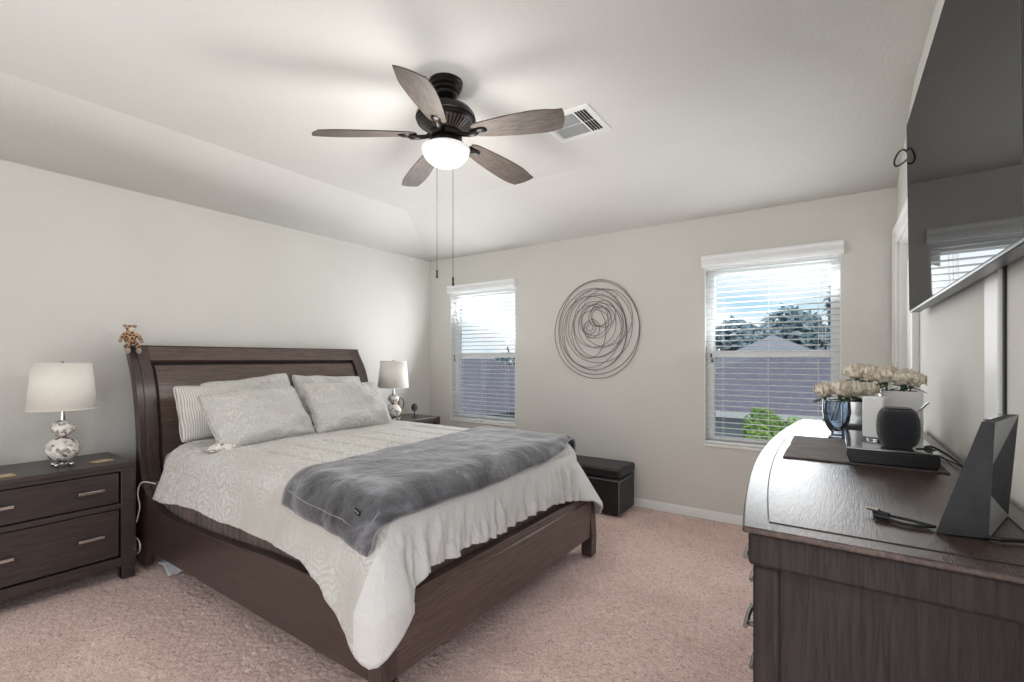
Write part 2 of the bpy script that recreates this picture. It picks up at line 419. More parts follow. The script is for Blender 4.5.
# baseboards
m = MB(); m.prism([(YW, .0), (YW, .072), (YW-.006, .072), (YW-.012, .06), (YW-.013, 0)], XL, XR, 'YZ')
struct(m.build('baseboard_window_side', 'trim_white'))
m = MB(); m.prism([(XL, .0), (XL, .072), (XL+.006, .072), (XL+.012, .06), (XL+.013, 0)], YB, YW-.014, 'XZ')
struct(m.build('baseboard_left', 'trim_white'))
m = MB(); m.prism([(XR, .0), (XR, .072), (XR-.006, .072), (XR-.012, .06), (XR-.013, 0)], .55, DY0-.1, 'XZ')
struct(m.build('baseboard_right', 'trim_white'))

# door with casing in the right wall
d = bpy.data.objects.new('door_1', None); COL.objects.link(d); d.location = (XR, 3.52, 0); struct(d)
m = MB(); yl, yh = DY0-3.52, DY1-3.52
m.box(.045, .08, yl, yh, .01, DZ); m.build('slab', 'trim_white', d, bevel=.003)
m = MB()
for (a, b_) in ((.12, .92), (1.04, 1.92)):
    for (p, q) in ((yl+.1, -.04), (.04, yh-.1)): m.box(.030, .05, p, q, a, b_)
m.build('door_panel', 'trim_white', d, bevel=.008)
m = MB()
prof = [(0, 0), (-.018, .002), (-.022, .03), (-.015, .085), (0, .09)]
m.box(-.020, 0, yl-.09, yl, 0, DZ+.0); m.box(-.020, 0, yh, yh+.09, 0, DZ); m.box(-.020, 0, yl-.09, yh+.09, DZ, DZ+.09)
m.box(-.028, 0, yl-.095, yl-.065, 0, DZ+.09); m.box(-.028, 0, yh+.07, yh+.095, 0, DZ+.09); m.box(-.028, 0, yl-.09, yh+.095, DZ+.066, DZ+.095)
m.box(0, .12, yl, yl+.015, 0, DZ); m.box(0, .12, yh-.015, yh, 0, DZ); m.box(0, .12, yl, yh, DZ-.015, DZ)
m.build('door_casing', 'trim_white', d, bevel=.003)
m = MB(); m.lathe([(.012, 0), (.012, -.03), (.026, -.04), (.028, -.055), (.02, -.065)], (.03, yl+.07, .95), 20, 'X'); m.build('door_knob', 'brushed_nickel', d)

# windows
for k, (x0, x1, z0, z1) in enumerate(WIN):
    cx = (x0+x1)/2; w2 = (x1-x0)/2; H = z1-z0
    wo = bpy.data.objects.new('window_%d' % (k+1), None); COL.objects.link(wo); wo.location = (cx, YW, z0); struct(wo)
    fw = .062; y0, y1 = .075, .125; mid = 1.335 - z0
    m = MB(); m.box(-w2, -w2+fw, y0, y1, 0, H); m.box(w2-fw, w2, y0, y1, 0, H); m.box(-w2+fw, w2-fw, y0, y1, 0, fw+.01); m.box(-w2+fw, w2-fw, y0, y1, H-fw, H)
    m.build('window_frame', 'vinyl_white', wo, bevel=.004)
    m = MB(); m.box(-w2+fw, w2-fw, .07, .115, mid-.028, mid+.028)
    m.build('meeting_rail', 'vinyl_white', wo, bevel=.004)
    m = MB(); m.box(-w2, w2, -.012, .08, -.002, .022); m.build('window_sill', 'trim_white', wo, bevel=.004)
    m = MB(); m.box(-w2+fw, w2-fw, .098, .102, mid+.028, H-fw); m.build('upper_pane', 'window_glass', wo)
    m = MB(); m.box(-w2+fw, w2-fw, .088, .092, fw+.01, mid-.028); m.build('lower_pane', 'window_glass', wo)
    m = MB(); m.add([(-w2+fw, .118, fw+.01), (w2-fw, .118, fw+.01), (w2-fw, .118, mid-.03), (-w2+fw, .118, mid-.03)], [(0, 1, 2, 3)]); m.build('insect_screen', 'insect_screen', wo)
    m = MB(); m.box(-w2, -w2+.006, 0, .08, 0, H); m.box(w2-.006, w2, 0, .08, 0, H); m.box(-w2+.006, w2-.006, 0, .08, H-.006, H); m.build('jamb_liner', 'trim_white', wo)
    m = MB(); m.box(.02-w2+fw, .06-w2+fw, .066, .072, mid-.02, mid-.0); m.build('sash_lock', 'vinyl_white', wo)

# blinds
def make_blind(k):
    x0, x1, z0, z1 = WIN[k]; cx = (x0+x1)/2; w2 = (x1-x0)/2 - .006; H = z1-z0
    labs = ['white slatted window blind on the window beside the far table lamp', 'white slatted window blind on the window behind the flowers and dresser']
    b = thing('window_blind', labs[k], 'blind', (cx, YW, z0), 0, 'white slatted blinds')
    m = MB(); m.prism([(-.045, H-.008), (-.045, H+.05), (-.055, H+.062), (-.055, H+.078), (0, H+.078), (0, H-.008)], -w2-.022, w2+.022, 'YZ')
    m.prism([(-.051, H+.005), (-.051, H+.03), (-.045, H+.035), (-.045, H+.0)], -w2-.022, w2+.022, 'YZ')
    m.build('valance', 'blind_white', b, bevel=.002)
    m = MB(); n = 32; top = H-.035; bot = .065; tilt = math.radians(-4)
    for i in range(n):
        z = bot + (top-bot)*i/(n-1); c, s_ = math.cos(tilt), math.sin(tilt); hw = .024; y = .036
        P = []
        for t_ in (-1, -.5, 0, .5, 1):
            P.append((y + hw*t_*c, z + hw*t_*s_ + .003*(1-t_*t_)))
        poly = P + [(p[0], p[1]-.0028) for p in reversed(P)]
        m.prism(poly, -w2, w2, 'YZ')
    m.build('slats', 'blind_white', b)
    m = MB(); m.box(-w2, w2, .012, .060, .024, .044); m.build('bottom_rail', 'blind_white', b, bevel=.004)
    m = MB(); m.box(-w2, w2, .008, .062, H-.03, H-.001); m.build('headrail', 'blind_white', b, bevel=.003)
    m = MB()
    for x in (-w2+.13, 0, w2-.13):
        for y in (.011, .061): m.tube([(x, y, .04), (x, y, H-.03)], .0011, 5)
    m.build('ladder_cord', 'blind_white', b)
    for x, zz in ((w2-.105, .80), (w2-.085, .775)) if k == 1 else ((w2-.10, .80), (w2-.085, .775)):
        o = MB().tube([(x, .004, H-.03), (x, .004, zz)], .0012, 5).build('pull_cord', 'blind_white', b)
        MB().lathe([(.003, .03), (.006, .02), (.0075, 0), (.003, -.003)], (x, .004, zz), 10).build('cord_tassel', 'black_plastic', o)
    for x, zz in ((-w2+.045, .72), (-w2+.052, .68)):
        o = MB().tube([(x, .004, H-.03), (x, .004, zz)], .001, 5).build('tilt_cord', 'blind_white', b)
        MB().lathe([(.003, .03), (.006, .02), (.0075, 0), (.003, -.003)], (x, .004, zz), 10).build('cord_tassel', 'black_plastic', o)
for k in (0, 1): make_blind(k)

# ------------------------------------------------------------------ ceiling fan
FC = (-1.678, 1.833)
fan = thing('ceiling_fan', 'bronze ceiling fan with five greyed wood blades and lit white glass bowl', 'ceiling fan', (FC[0], FC[1], ZC))
Z = lambda z: z - ZC
MB().lathe([(.088, 0), (.088, -.012), (.082, -.018), (.083, -.032), (.072, -.040), (.073, -.054), (.060, -.062), (.058, -.074), (.040, -.088), (.02, -.094)], n=40).build('canopy', 'bronze', fan)
MB().lathe([(.013, -.08), (.013, -.16)], n=16).build('downrod', 'bronze', fan)
MB().lathe([(.02, Z(2.655)), (.028, Z(2.65)), (.026, Z(2.625)), (.045, Z(2.61))], n=24).build('collar', 'bronze_light', fan)
MB().lathe([(.045, Z(2.612)), (.09, Z(2.606)), (.135, Z(2.588)), (.152, Z(2.565)), (.156, Z(2.545)), (.148, Z(2.54)), (.150, Z(2.528)), (.142, Z(2.520))], n=48).build('motor_housing', 'bronze', fan)
m = MB(); m.lathe([(.138, Z(2.522)), (.075, Z(2.475))], n=48)
mo = m.build('vent_ring', 'bronze', fan)
m = MB()
for k in range(40):
    a = 2*PI*k/40; c, s_ = math.cos(a), math.sin(a); w = .0035
    m.add([(c*.132-s_*w, s_*.132+c*w, Z(2.516)), (c*.132+s_*w, s_*.132-c*w, Z(2.516)), (c*.084+s_*w, s_*.084-c*w, Z(2.478)), (c*.084-s_*w, s_*.084+c*w, Z(2.478)),
           (c*.136-s_*w, s_*.136+c*w, Z(2.524)), (c*.136+s_*w, s_*.136-c*w, Z(2.524)), (c*.088+s_*w, s_*.088-c*w, Z(2.486)), (c*.088-s_*w, s_*.088+c*w, Z(2.486))],
          [(0,1,2,3),(4,7,6,5),(0,4,5,1),(1,5,6,2),(2,6,7,3),(3,7,4,0)])
m.build('vent_fins', 'bronze_light', mo)
MB().lathe([(.08, Z(2.482)), (.085, Z(2.47)), (.085, Z(2.448)), (.07, Z(2.442)), (.075, Z(2.42)), (.102, Z(2.412)), (.102, Z(2.402))], n=40).build('light_fitter', 'bronze', fan)
prof = [(.098, Z(2.409))] + [(.126*math.cos(a)**.75 if a < 1.5 else .004, Z(2.392) - .088*math.sin(a)**1.2) for a in [i*1.52/10 for i in range(11)]]
MB().lathe(prof, n=48).build('light_bowl', 'lit_glass', fan)
def blade_mesh():
    m = MB(); r0, r1 = .165, .642; n = 22; w = []
    vs = []; 
    for i in range(n+1):
        t_ = i/n; x = r0 + (r1-r0)*t_
        hw = .043 + .032*math.sin(min(1, t_*1.25)*PI/2)
        if t_ > .72: hw -= .018*((t_-.72)/.28)**2
        if t_ < .06: hw *= .75 + .25*(t_/.06)**.5
        zz = -.045 * (t_)
        for s_ in (-1, -.5, 0, .5, 1):
            xx = x + (.012*(1-s_*s_) - .02*(s_) if i == n else 0)
            for dz in (0, .006):
                vs.append((xx, s_*hw, zz + dz - s_*hw*math.tan(math.radians(13))))
    def id(i, j, k): return (i*5+j)*2+k
    fs = []
    for i in range(n):
        for j in range(4):
            fs.append((id(i,j,0), id(i+1,j,0), id(i+1,j+1,0), id(i,j+1,0))); fs.append((id(i,j,1), id(i,j+1,1), id(i+1,j+1,1), id(i+1,j,1)))
        fs.append((id(i,0,0), id(i,0,1), id(i+1,0,1), id(i+1,0,0))); fs.append((id(i,4,0), id(i+1,4,0), id(i+1,4,1), id(i,4,1)))
    for j in range(4):
        fs.append((id(0,j,0), id(0,j+1,0), id(0,j+1,1), id(0,j,1))); fs.append((id(n,j,0), id(n,j,1), id(n,j+1,1), id(n,j+1,0)))
    m.add(vs, fs); return m
def iron_mesh():
    m = MB(); pts = [(.07, 0, .012), (.10, 0, -.004), (.14, 0, -.012), (.175, 0, -.010), (.20, 0, -.006)]
    m.tube(pts, [.016, .011, .012, .017, .008], 12)
    m.ball((.212, .0, -.006), .035, .024, .010, 16, 8); m.box(.15, .25, -.02, .02, -.003, .002)
    return m
bl = None
for k, deg in enumerate((8.6, 83.5, 153, 227, 299.5)):
    if bl is None:
        bl = blade_mesh().build('blade', 'blade_wood', fan); ir = iron_mesh().build('blade_iron', 'bronze', bl)
        o = bl
    else:
        o = copy_tree(bl, fan)
    o.location = (0, 0, Z(2.452)); o.rotation_euler = (0, 0, math.radians(deg))
for (dx, dy, zb) in ((.0, 0, 0), (.0, 0, 0)): pass
# chains hang from the switch housing; the two px columns 437 and 453
def fan_pt(px, dep): 
    u = (px-512)/F_PX; th = math.radians(34.49); return (dep*(-math.sin(th)+u*math.cos(th))-FC[0], dep*(math.cos(th)+u*math.sin(th))-FC[1])
for px, dep, zb in ((437, 2.55, 1.735), (453, 2.37, 1.665)):
    x, y = fan_pt(px, dep)
    c = MB().tube([(x*.75, y*.75, Z(2.43)), (x, y, Z(2.41)), (x, y, Z(zb+.03))], .0013, 5).build('pull_chain', 'bronze', fan)
    MB().lathe([(.003, .045), (.0055, .04), (.0045, .02), (.0065, .003), (.003, 0)], (x, y, Z(zb)), 12).build('chain_fob', 'black_plastic', c)
pl = bpy.data.lights.new('fan_bulb', 'POINT'); pl.energy = 20; pl.shadow_soft_size = .17; pl.color = (1, .97, .92)
po = bpy.data.objects.new('fan_bulb', pl); po.location = (FC[0], FC[1], 2.10); COL.objects.link(po)

# ceiling air register
vt = thing('air_register', 'white square ceiling air register with grey louvres beyond the fan blade', 'air vent', (-1.325, 2.60, ZC))
m = MB(); s_ = .172
m.box(-s_, s_, -s_, s_, -.006, 0); 
for (a, b_, c, d_) in ((-s_, s_, -s_, -s_+.03), (-s_, s_, s_-.03, s_), (-s_, -s_+.03, -s_+.03, s_-.03), (s_-.03, s_, -s_+.03, s_-.03)): m.box(a, b_, c, d_, -.012, -.006)
m.build('frame', 'trim_white', vt)
m = MB()
for (a, b_) in ((-.125, -.008), (.008, .125)): m.box(-.13, .05, a, b_, -.0105, -.006)
m.build('grey_louvre', 'vent_grey', vt)
m = MB()
for i in range(4):
    for (a, b_) in ((-.13, -.006), (.006, .13)): m.box(.068+i*.018, .078+i*.018, a, b_, -.0105, -.006)
m.build('slot', 'dark_gap', vt)

# ------------------------------------------------------------------ sleigh bed
YN, YF = 1.11, 2.905
bed = thing('sleigh_bed', 'dark brown wooden sleigh bed with curved headboard under a light comforter', 'bed', (-2.6, 2.0, 0))
BX, BY = -2.6, 2.0
def tb(p): return (p[0]-BX, p[1])
front = [(-3.80,1.382),(-3.755,1.31),(-3.70,1.23),(-3.655,1.128),(-3.625,1.009),(-3.60,.865),(-3.585,.70),(-3.56,.575),(-3.51,.494),(-3.405,.432),(-3.29,.40),(-3.07,.382),(-2.67,.388),(-2.35,.404),(-2.0,.42),(-1.37,.42)]
back = [(-3.86,1.382),(-3.81,1.30),(-3.755,1.21),(-3.71,1.10),(-3.685,1.0),(-3.66,.865),(-3.65,.70),(-3.65,.05)]
def smooth(pts, n=4):
    o = []
    for i in range(len(pts)-1):
        p0 = pts[max(i-1, 0)]; p1 = pts[i]; p2 = pts[i+1]; p3 = pts[min(i+2, len(pts)-1)]
        for k in range(n):
            t_ = k/n
            o.append(tuple(.5*((2*p1[a]) + (-p0[a]+p2[a])*t_ + (2*p0[a]-5*p1[a]+4*p2[a]-p3[a])*t_*t_ + (-p0[a]+3*p1[a]-3*p2[a]+p3[a])*t_**3) for a in range(len(p1))))
    o.append(pts[-1]); return o
fr = smooth(front); bk = smooth(back[:-1]) + [back[-1]]
side_poly = [tb(p) for p in fr] + [tb((-1.37, .132)), tb((-3.45, .132)), tb((-3.50, .02)), tb((-3.62, .02))] + [tb(p) for p in reversed(bk)]
for (a, b_) in ((YN, YN+.042), (YF-.042, YF)):
    MB().prism(side_poly, a-BY, b_-BY).build('side_panel', 'bed_wood_x', bed, bevel=.004)
# headboard posts: curved bands
hf = [p for p in fr if p[1] > .30 and p[0] < -3.3]
hi = [i for i, p in enumerate(fr) if p[0] < -3.42]
cur = [fr[i] for i in hi]
def off_curve(cur, dist):
    o = []
    for i, p in enumerate(cur):
        a = cur[max(i-1, 0)]; b_ = cur[min(i+1, len(cur)-1)]; dx, dz = b_[0]-a[0], b_[1]-a[1]; L = math.hypot(dx, dz)
        o.append((p[0]+dz/L*dist, p[1]-dx/L*dist))
    return o
post = [tb(p) for p in cur] + [tb(p) for p in reversed(off_curve(cur, .05))]
for (a, b_) in ((YN+.042, YN+.105), (YF-.105, YF-.042)):
    MB().prism(post, a-BY, b_-BY).build('headboard_post', 'bed_wood_z', bed, bevel=.002)
def band(cur, z0, z1, d0, d1):
    c = [p for p in cur if z0 <= p[1] <= z1]
    a = off_curve(cur, d0); b_ = off_curve(cur, d1)
    A = [tb(a[i]) for i, p in enumerate(cur) if z0 <= p[1] <= z1]; B = [tb(b_[i]) for i, p in enumerate(cur) if z0 <= p[1] <= z1]
    return A + B[::-1]
fine = smooth(front, 14); cur2 = [p for p in fine if p[0] < -3.42 and p[1] > .45]
MB().prism(band(cur2, 1.287, 1.39, .000, .045), YN+.105-BY, YF-.105-BY).build('top_rail', 'bed_wood_y', bed, bevel=.002)
MB().prism(band(cur2, .45, 1.262, .012, .04), YN+.127-BY, YF-.127-BY).build('headboard_panel', 'bed_wood_y', bed)
MB().prism(band(cur2, .45, 1.29, .028, .046), YN+.10-BY, YF-.10-BY).build('headboard_groove', 'groove_black', bed)
# cap along the head
m = MB(); m.prism([tb((-3.868, 1.378)), tb((-3.798, 1.378)), tb((-3.794, 1.388)), tb((-3.868, 1.390))], YN-BY, YF-BY); m.build('top_cap', 'bed_wood_y', bed, bevel=.002)
# footboard
m = MB(); m.prism([tb((-1.365, .132)), tb((-1.325, .132)), tb((-1.325, .366)), tb((-1.331, .370)), tb((-1.331, .374)), tb((-1.338, .408)), tb((-1.372, .412))], YN+.06-BY, YF-.06-BY)
m.build('footboard', 'bed_wood_y', bed, bevel=.0015)
for (ya, yb, sgn) in ((YN-.003, YN+.072, -1), (YF-.072, YF+.003, 1)):
    prof = [(-1.385, .412), (-1.350, .412), (-1.333, .33), (-1.320, .24), (-1.314, .14), (-1.39, .14)]
    MB().prism([tb(p) for p in prof], ya-BY, yb-BY).build('footboard_post', 'bed_wood_z', bed, bevel=.003)
    MB().prism([tb((-1.39, .0)), tb((-1.318, .0)), tb((-1.312, .134)), tb((-1.39, .134))], ya-BY, yb-BY).build('foot_block', 'bed_wood_z', bed, bevel=.003)
# box spring and mattress
def rbox(name, x0, x1, y0, y1, z0, z1, mat, lab, cat, bev):
    return tag(MB().box(x0, x1, y0, y1, z0, z1).build(name, mat, bevel=bev, seg=4), lab, cat)
def pleat(u, v_):
    return None
m = MB()
X0, X1, Y0, Y1 = -3.50, -1.395, YN+.055, YF-.055
N = 260; ring = []
per = [(X0, Y0), (X1, Y0), (X1, Y1), (X0, Y1)]
pts = []
for a, b_ in zip(per, per[1:] + per[:1]):
    L = math.hypot(b_[0]-a[0], b_[1]-a[1]); n = int(L/.012)
    for i in range(n):
        t_ = i/n; x = a[0]+(b_[0]-a[0])*t_; y = a[1]+(b_[1]-a[1])*t_; nx_, ny_ = (b_[1]-a[1])/L, -(b_[0]-a[0])/L
        w = .0015*math.sin(len(pts)*1.25) + .003*noise.noise(Vector((x*14, y*14, 0)))
        pts.append((x+nx_*w, y+ny_*w))
n = len(pts)
vs = [(p[0], p[1], z) for z in (.30, .40, .50, .53) for p in pts]; fs = [(r*n+i, r*n+(i+1) % n, (r+1)*n+(i+1) % n, (r+1)*n+i) for r in range(3) for i in range(n)]
fs += [tuple(range(n-1, -1, -1)), tuple(3*n+i for i in range(n))]
m.add(vs, fs); tag(m.build('box_spring', 'box_spring_cover'), 'brown pleated box spring showing between comforter hem and footboard', 'box spring')
rbox('mattress', -3.50, -1.47, YN+.09, YF-.09, .532, .715, 'mattress_ticking', 'thick mattress of the sleigh bed lying under the comforter', 'mattress', .05)

# ---- comforter laid over the bed
T = .765; R_ = .14; RZ = .13; CY0, CY1, CX1, CXH = 1.145, 2.885, -1.365, -3.32
def lerp_tab(tab, x):
    if x <= tab[0][0]: return tab[0][1]
    for (a, va), (b_, vb) in zip(tab, tab[1:]):
        if x <= b_: 
            t_ = (x-a)/(b_-a); t_ = t_*t_*(3-2*t_)*.5 + t_*.5; return va+(vb-va)*t_
    return tab[-1][1]
HN = [(-3.4, .465), (-3.2, .475), (-2.8, .500), (-2.35, .497), (-1.95, .49), (-1.80, .478), (-1.66, .425), (-1.55, .36), (-1.46, .305), (-1.38, .262), (-1.30, .25)]
HF = [(1.08, .25), (1.13, .29), (1.20, .37), (1.27, .44), (1.33, .465), (1.45, .458), (1.66, .468), (2.0, .452), (2.12, .470), (2.35, .46), (2.55, .435), (2.72, .40), (2.79, .32), (2.83, .24), (2.89, .26)]
HR = [(-3.4, .46), (-2.2, .46), (-1.8, .38), (-1.58, .27), (-1.30, .26)]
rc = .085
path = []   # (x, y, nx, ny, hemz, kind)
def n_(v_): return noise.noise(Vector(v_))
x = CXH
while x < CX1-rc: path.append((x, CY0, 0, -1, 0)); x += .014
for k in range(1, 12):
    a = -PI/2 + PI/2*k/12; path.append((CX1-rc+rc*math.cos(a), CY0+rc+rc*math.sin(a), math.cos(a), math.sin(a), 1))
y = CY0+rc; rc2 = .22
while y < CY1-rc2: path.append((CX1, y, 1, 0, 2)); y += .009
for k in range(0, 12):
    a = PI/2*k/12; path.append((CX1-rc2+rc2*math.cos(a), CY1-rc2+rc2*math.sin(a), math.cos(a), math.sin(a), 3))
x = CX1-rc2
while x > CXH: path.append((x, CY1, 0, 1, 4)); x -= .02
path.append((CXH, CY1, 0, 1, 4))
QL = [1.23, 1.43, 1.63, 1.83, 2.03, 2.23, 2.43, 2.63, 2.80]
def puff(x, y):
    d_ = min(abs(y-q) for q in QL)
    h = (-.012 if x > -2.76 else -.003)*math.exp(-(d_/.014)**2)
    dx_ = abs(((x+2.74) % .52) - 0); dx_ = min(dx_, .52-dx_)
    h += .006*n_((x*4, y*5, 1)) + .003*n_((x*14, y*14, 5)) + .008
    if x < -2.74: h += .004*n_((x*9, y*9, 8))
    return h
rows = []
NT_, NA, ND = 72, 9, 30
for i, (px_, py_, nx_, ny_, kd) in enumerate(path):
    if kd == 0: hz = lerp_tab(HN, px_)
    elif kd == 1: hz = .252
    elif kd == 2: hz = lerp_tab(HF, py_)
    elif kd == 3: hz = lerp_tab(HF, py_)
    else: hz = lerp_tab(HR, px_)
    if kd in (1,): 
        ang = math.atan2(ny_, nx_); tt = (ang+PI/2)/(PI/2); hz = lerp_tab([(0, .305), (.45, .240), (1, .40)], tt)
    hz += .006*n_((px_*9, py_*9, 2)) + .003*n_((px_*40, py_*40, 2))
    row = []
    ix, iy = px_-nx_*R_, py_-ny_*R_
    sx_ = min(max(px_, CXH), -2.30); sy_ = 2.0
    for k in range(NT_):
        t_ = k/NT_; X = sx_+(ix-sx_)*t_; Y = sy_+(iy-sy_)*t_
        row.append((X, Y, T+puff(X, Y)))
    for k in range(NA):
        a = PI/2*k/NA; X = ix+nx_*R_*math.sin(a); Y = iy+ny_*R_*math.sin(a)
        row.append((X, Y, T - RZ*(1-math.cos(a)) + puff(X, Y)*math.cos(a)))
    z0 = T-RZ
    foot = max(0.0, nx_); near = max(0.0, -ny_)
    for k in range(ND+1):
        t_ = k/ND; z = z0+(hz-z0)*t_; dr = z0-z
        s_ = py_ if kd == 2 else (px_*1.0)
        if kd == 2:
            w = (.018*n_((0, py_*20+dr*6.0, dr*3)) + .008*math.sin(py_*52+7*n_((py_*4, 1, dr*3))+dr*9) + .010*n_((2, py_*48+dr*9, dr*9)) + .005*n_((7, py_*95, dr*14)))
        elif kd in (1, 3):
            tt = math.atan2(ny_, nx_); w = .012*n_((tt*2.2, dr*3, 4)) + .006*math.sin(tt*6)
        else:
            w = .012*n_((px_*4.5, dr*2, 6)) + .005*n_((px_*14, dr*5, 6))
        w *= min(1, .35+dr*5)*(1.7 if kd == 2 else 1)
        fl = .062*min(dr/.2, 1.25)
        if kd == 2: fl = .05*min(dr/.3, 1.6) + .045*max(0, min(1, (1.36-py_)/.12))*min(dr/.2, 1)
        if kd == 1:
            w *= .3; tt = (math.atan2(ny_, nx_)+PI/2)/(PI/2); fl = (.078+.016*tt+.050*math.sin(tt*PI))*min(dr/.2, 1.1)
        if kd == 3: w *= .5; tt = math.atan2(ny_, nx_)/(PI/2); fl = (.075 + .085*math.sin(tt*PI))*min(dr/.25, 1.15)
        if kd == 0 and px_ > CX1-rc-.12: k_ = (px_-(CX1-rc-.12))/.12; w *= 1-.7*k_; fl = fl*(1-k_) + k_*.078*min(dr/.2, 1.1)
        row.append((px_+nx_*(w+fl), py_+ny_*(w+fl), z))
    rows.append(row)
m = MB(); nv = len(rows[0]); m.v = [p for r in rows for p in r]
m.f = [(i*nv+j, (i+1)*nv+j, (i+1)*nv+j+1, i*nv+j+1) for i in range(len(rows)-1) for j in range(nv-1)]
# rolled head edge of the comforter
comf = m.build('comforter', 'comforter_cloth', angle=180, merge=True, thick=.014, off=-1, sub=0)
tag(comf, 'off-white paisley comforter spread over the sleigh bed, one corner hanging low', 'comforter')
m = MB(); pts = []
for k in range(41):
    t_ = k/40; y = CY0+.055 + (CY1-CY0-.11)*t_; e_ = min(t_, 1-t_)*40
    z = T-.012 - .035*max(0, 1-e_/3)**2
    pts.append((CXH+.005+.01*n_((y*8, 0, 0)), y, z))
m.tube(pts, [.018 if (i in (0, 40)) else .030+.003*n_((i, 0, 0)) for i in range(41)], 14)
m.build('rolled_head_edge', 'comforter_cloth', comf)

# ---- grey plush throw across the foot
def prof_y(s_, yc=2.015):     # arc length from the centre line -> (y, z)
    half = (CY1-CY0)/2; flat_ = half-R_; sg = 1 if s_ > 0 else -1; q = abs(s_); arc = PI/2*(R_+RZ)/2
    if q <= flat_: return (yc+sg*q, T, 0)
    if q <= flat_+arc:
        a = (q-flat_)/arc*PI/2; return (yc+sg*(flat_+R_*math.sin(a)), T-RZ*(1-math.cos(a)), a)
    dr = q-flat_-arc; return (yc+sg*(half+.055*dr/.3), T-RZ-dr, PI/2)
half = (CY1-CY0)/2; flat_ = half-R_; arc = PI/2*(R_+RZ)/2
s0 = -(flat_+arc); 
def xh(s_):   # head side edge of the throw
    return lerp_tab([(s0-.06, -1.99), (-.6, -2.05), (.0, -2.10), (.7, -2.17), (1.2, -2.17)], s_)
def xf(s_):   # foot side edge
    return lerp_tab([(s0-.14, -1.455), (s0-.02, -1.40), (s0+.12, -1.375), (-.3, -1.372), (.3, -1.378), (.55, -1.395), (.72, -1.44), (1.2, -1.54)], s_)
def slo(u):   # how far the near hem hangs
    return lerp_tab([(0, s0+.025), (.35, s0-.005), (.7, s0-.02), (.93, s0-.055), (1, s0-.06)], u)
def throw_pt(u, v_, lift=.012, thick=0):
    sA = slo(u); sB = (flat_+arc)+.06; s_ = sA+(sB-sA)*v_
    X = xh(s_)+(xf(s_)-xh(s_))*u
    y, z, a = prof_y(s_)
    dxx = X-(CX1-R_); zx = 0
    if dxx > 0:
        q = min(dxx/R_, .999); zx = RZ*(1-math.sqrt(1-q*q))
    dzy = T-z; ztot = math.hypot(dzy, zx) if dzy > 0 else zx
    z = T-ztot
    h = lift + (.010+.006*n_((X*3+3, y*3, 2))+.003*n_((X*9, y*7, 2)))*math.cos(a) + .006*n_((X*6, s_*6, 9)) + .004
    ridge = .010*max(0, n_((X*11+s_*1.5, s_*1.2, 4)))*(1 if s_ < s0+.25 else .4)
    h += ridge
    if u < .02 or u > .98 or v_ < .01: h -= .006
    return (X + (h*.5 if dxx > .02 else 0), y + (-1 if s_ < 0 else 1)*h*math.sin(a), z + h*max(.35, math.cos(a)) if a < 1.5 else z)
m = MB().grid(lambda u, v_: throw_pt(u, v_), 60, 170)
thr = m.build('throw_blanket', 'throw_plush', angle=180, thick=.008, off=1)
tag(thr, 'dark grey plush throw blanket laid across the foot of the bed', 'blanket')
edge = [throw_pt(0, 1-k/120) for k in range(121)] + [throw_pt(k/50, 0) for k in range(1, 51)] + [throw_pt(1, k/120) for k in range(1, 121)]
MB().tube(edge, .0075, 8).build('edge_binding', 'throw_binding', thr)
inner = [throw_pt(.045, 1-k/100*.97) for k in range(101)] + [throw_pt(.045+.91*k/40, .03) for k in range(1, 41)] + [throw_pt(.955, .03+.97*k/100) for k in range(1, 101)]
MB().tube([(p[0], p[1]-.004, p[2]+.003) for p in inner], .004, 6).build('stitched_seam', 'throw_binding', thr)
# woven label on the near drop
p0 = throw_pt(.82, .075); p1 = throw_pt(.87, .075); p2 = throw_pt(.82, .058)
m = MB(); yy = min(p0[1], p1[1], p2[1])-.014
tx, tz = p0[0]-.01, p0[2]-.01
lb = MB().add([(tx, yy, tz), (tx+.032, yy-.002, tz-.012), (tx+.028, yy-.004, tz-.028), (tx-.004, yy-.002, tz-.016),
               (tx, yy+.003, tz), (tx+.032, yy+.001, tz-.012), (tx+.028, yy-.001, tz-.028), (tx-.004, yy+.001, tz-.016)],
              [(0,1,2,3),(4,7,6,5),(0,4,5,1),(1,5,6,2),(2,6,7,3),(3,7,4,0)]).build('woven_label', 'tag_black', thr)
lb['label'] = 'small black woven label with grey bars'
MB().tube([(tx+.004, yy-.0035, tz-.0085), (tx+.016, yy-.0045, tz-.013)], .0012, 6).add([], []).tube([(tx+.019, yy-.005, tz-.014), (tx+.026, yy-.0055, tz-.0165)], .0012, 6).build('label_mark', 'tag_white', lb)

